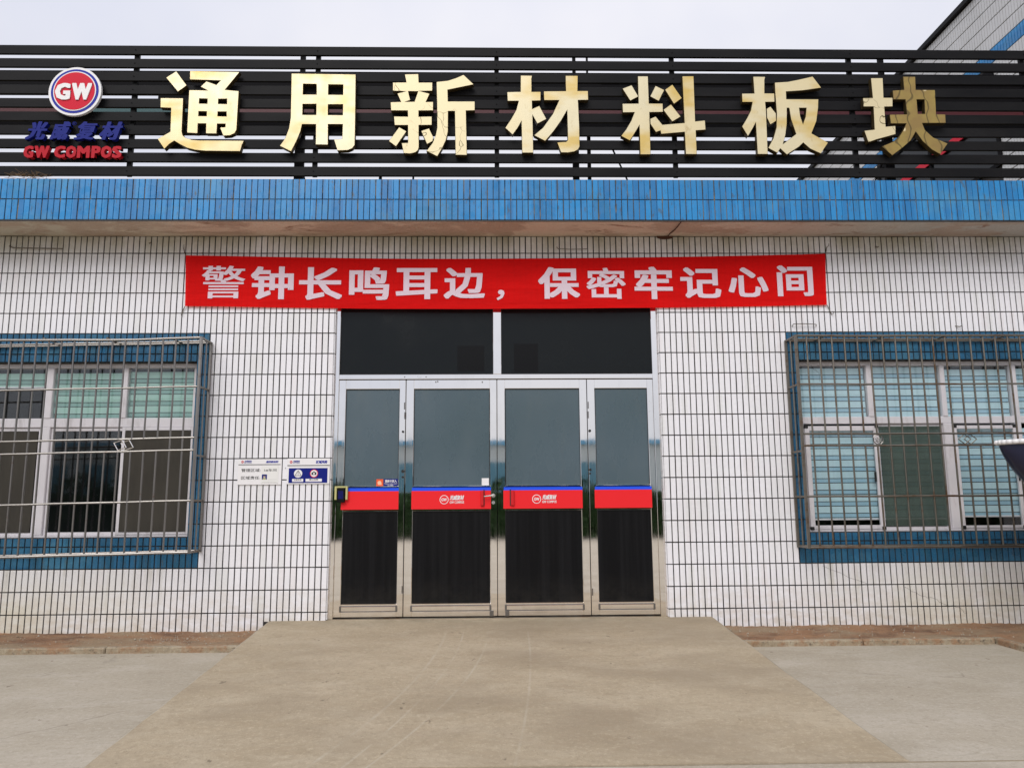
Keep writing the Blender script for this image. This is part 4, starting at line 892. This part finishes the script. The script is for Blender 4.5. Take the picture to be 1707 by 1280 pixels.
wn2 = part('window', MB().box(AX-.03, AX+.05, 2.75, 6.3, 7.66, 7.75).box(AX-.03, AX+.05, 2.75, 6.3, 6.2, 6.26).box(AX-.03, AX+.05, 2.75, 2.82, 6.26, 7.66).box(AX-.03, AX+.05, 6.23, 6.3, 6.26, 7.66).box(AX-.03, AX+.05, 4.5, 4.56, 6.26, 7.66), M_REAR, A)
part('pane', MB().box(AX-.004, AX+.004, 2.82, 6.23, 6.26, 7.66), M_TINT, wn2); part('red_strip', MB().box(AX-.05, AX-.031, 2.9, 6.1, 7.0, 7.13), M_LRED, wn2)

# ================================================================== NAVY HULL AT THE RIGHT EDGE
BT = empty('small_boat', (5.6, -1.2, .05), 'navy boat hull with a white rim resting on trestles at the right edge', 'boat')
vs = []; fs = []; L = 2.6; ns, nr = 30, 12; bx, by, bz = 4.375, -1.2, 1.785
def sec(s):
    beam = .50*(1-(1-min(s/1.5,1))**2)**.75 + .006; keel = -.56*(1-math.exp(-s/.27)) - .02; top = .03*(s/L)**2*0 + .012*s
    return beam, keel, top
for i in range(ns+1):
    s_ = L*(i/ns)**1.6; beam, keel, top = sec(s_)
    for j in range(nr*2+1):
        a = math.pi*(j/(nr*2)); vs.append((bx+s_, by-beam*math.cos(a), bz+top+(keel-top)*max(math.sin(a), 0)**.75))
for i in range(ns):
    for j in range(nr*2): a = i*(nr*2+1)+j; fs.append((a, a+1, a+nr*2+2, a+nr*2+1))
fs.append(tuple(ns*(nr*2+1)+j for j in range(nr*2+1)))
part('hull', MB().add(vs, fs), Mat('navy_gelcoat', (.008,.010,.035), .3).m, BT, smooth=True)
g = MB()
for sd in (-1, 1):
    P = [(bx-.012+L*(i/ns)**1.6, by+sd*(sec(L*(i/ns)**1.6)[0]+.006), bz+.012+sec(L*(i/ns)**1.6)[2]) for i in range(ns+1)]; g.path(P, .022, 8)
part('rim', g, M_LWHITE, BT, smooth=True)
part('deck', MB().add([(bx+L*(i/ns)**1.6, by+sd*sec(L*(i/ns)**1.6)[0]*.97, bz+.012*L*(i/ns)**1.6) for i in range(ns+1) for sd in (-1, 1)], [(2*i, 2*i+1, 2*i+3, 2*i+2) for i in range(ns)]), M_LWHITE, BT)
g = MB()
for x in (5.35, 6.5):
    for sd in (-1, 1): g.tube((x-.12, by+sd*.34, .05), (x, by+sd*.24, 1.17), .022, 8); g.tube((x+.12, by+sd*.34, .05), (x, by+sd*.24, 1.17), .022, 8)
    g.box(x-.04, x+.04, by-.36, by+.36, 1.12, 1.17, .004)
part('trestle', g, M_BAR2, BT)

# ================================================================== WHAT STANDS ACROSS THE YARD (seen only as reflections in the door frames)
F = empty('factory_hall', (0, -62, 0), 'long pale factory hall with blue window bands across the yard behind the camera', 'building')
part('wall', MB().box(-55, 55, -72, -62, 0, 6.6), Mat('pale_render', (.50,.56,.57), .8).m, F); part('roof', MB().box(-55.5, 55.5, -72.5, -61.6, 6.6, 7.0), Mat('pale_blue_roof', (.12,.35,.55), .6).m, F)
g = MB()
for i in range(27): g.box(-53+i*4, -50.4+i*4, -61.97, -61.9, 2.4, 5.0)
part('window', g, Mat('blue_glazing', (.08,.22,.30), .3).m, F)
rg = np.random.default_rng(3); n = 30000
cx_ = rg.uniform(-34, 34, n); cy_ = -22.5 + rg.normal(0, .55, n); hh_ = 2.0 + .35*np.sin(cx_*.7) + .25*np.sin(cx_*2.3+1); cz_ = hh_*rg.uniform(.02, 1.0, n)
sz = rg.uniform(.07, .17, n); d1 = rg.normal(size=(n,3)); d1 /= np.linalg.norm(d1, axis=1)[:,None]; d2 = np.cross(d1, rg.normal(size=(n,3))); d2 /= np.linalg.norm(d2, axis=1)[:,None]
c = np.stack([cx_, cy_, cz_], 1); V = np.stack([c-d1*sz[:,None], c-d2*sz[:,None]*.6, c+d1*sz[:,None], c+d2*sz[:,None]*.6], 1).reshape(-1,3)
me = bpy.data.meshes.new('hedge'); me.from_pydata(V.tolist(), [], [(4*i,4*i+1,4*i+2,4*i+3) for i in range(n)])
t = Mat('hedge_leaf', (.022,.05,.016), .7, 0, .2); t.over(t.noise(1.5, 3), (.035,.075,.02)); me.materials.append(t.m)
tag(link('hedge', me, (0,0,0)), 'dark clipped hedge along the far side of the yard behind the camera', 'hedge', kind='stuff')
g = MB(); g.box(-33.5, 33.5, -22.8, -22.2, .05, 1.75)
for i in range(12):
    x = -33+i*6+random.uniform(-1,1); g.tube((x, -22.5, 0), (x+.1, -22.5, 1.6), .09, 8, 0, .05)
tag(part('hedge_stem', g, t.m), 'shaded woody core of the far hedge', 'hedge', kind='stuff')
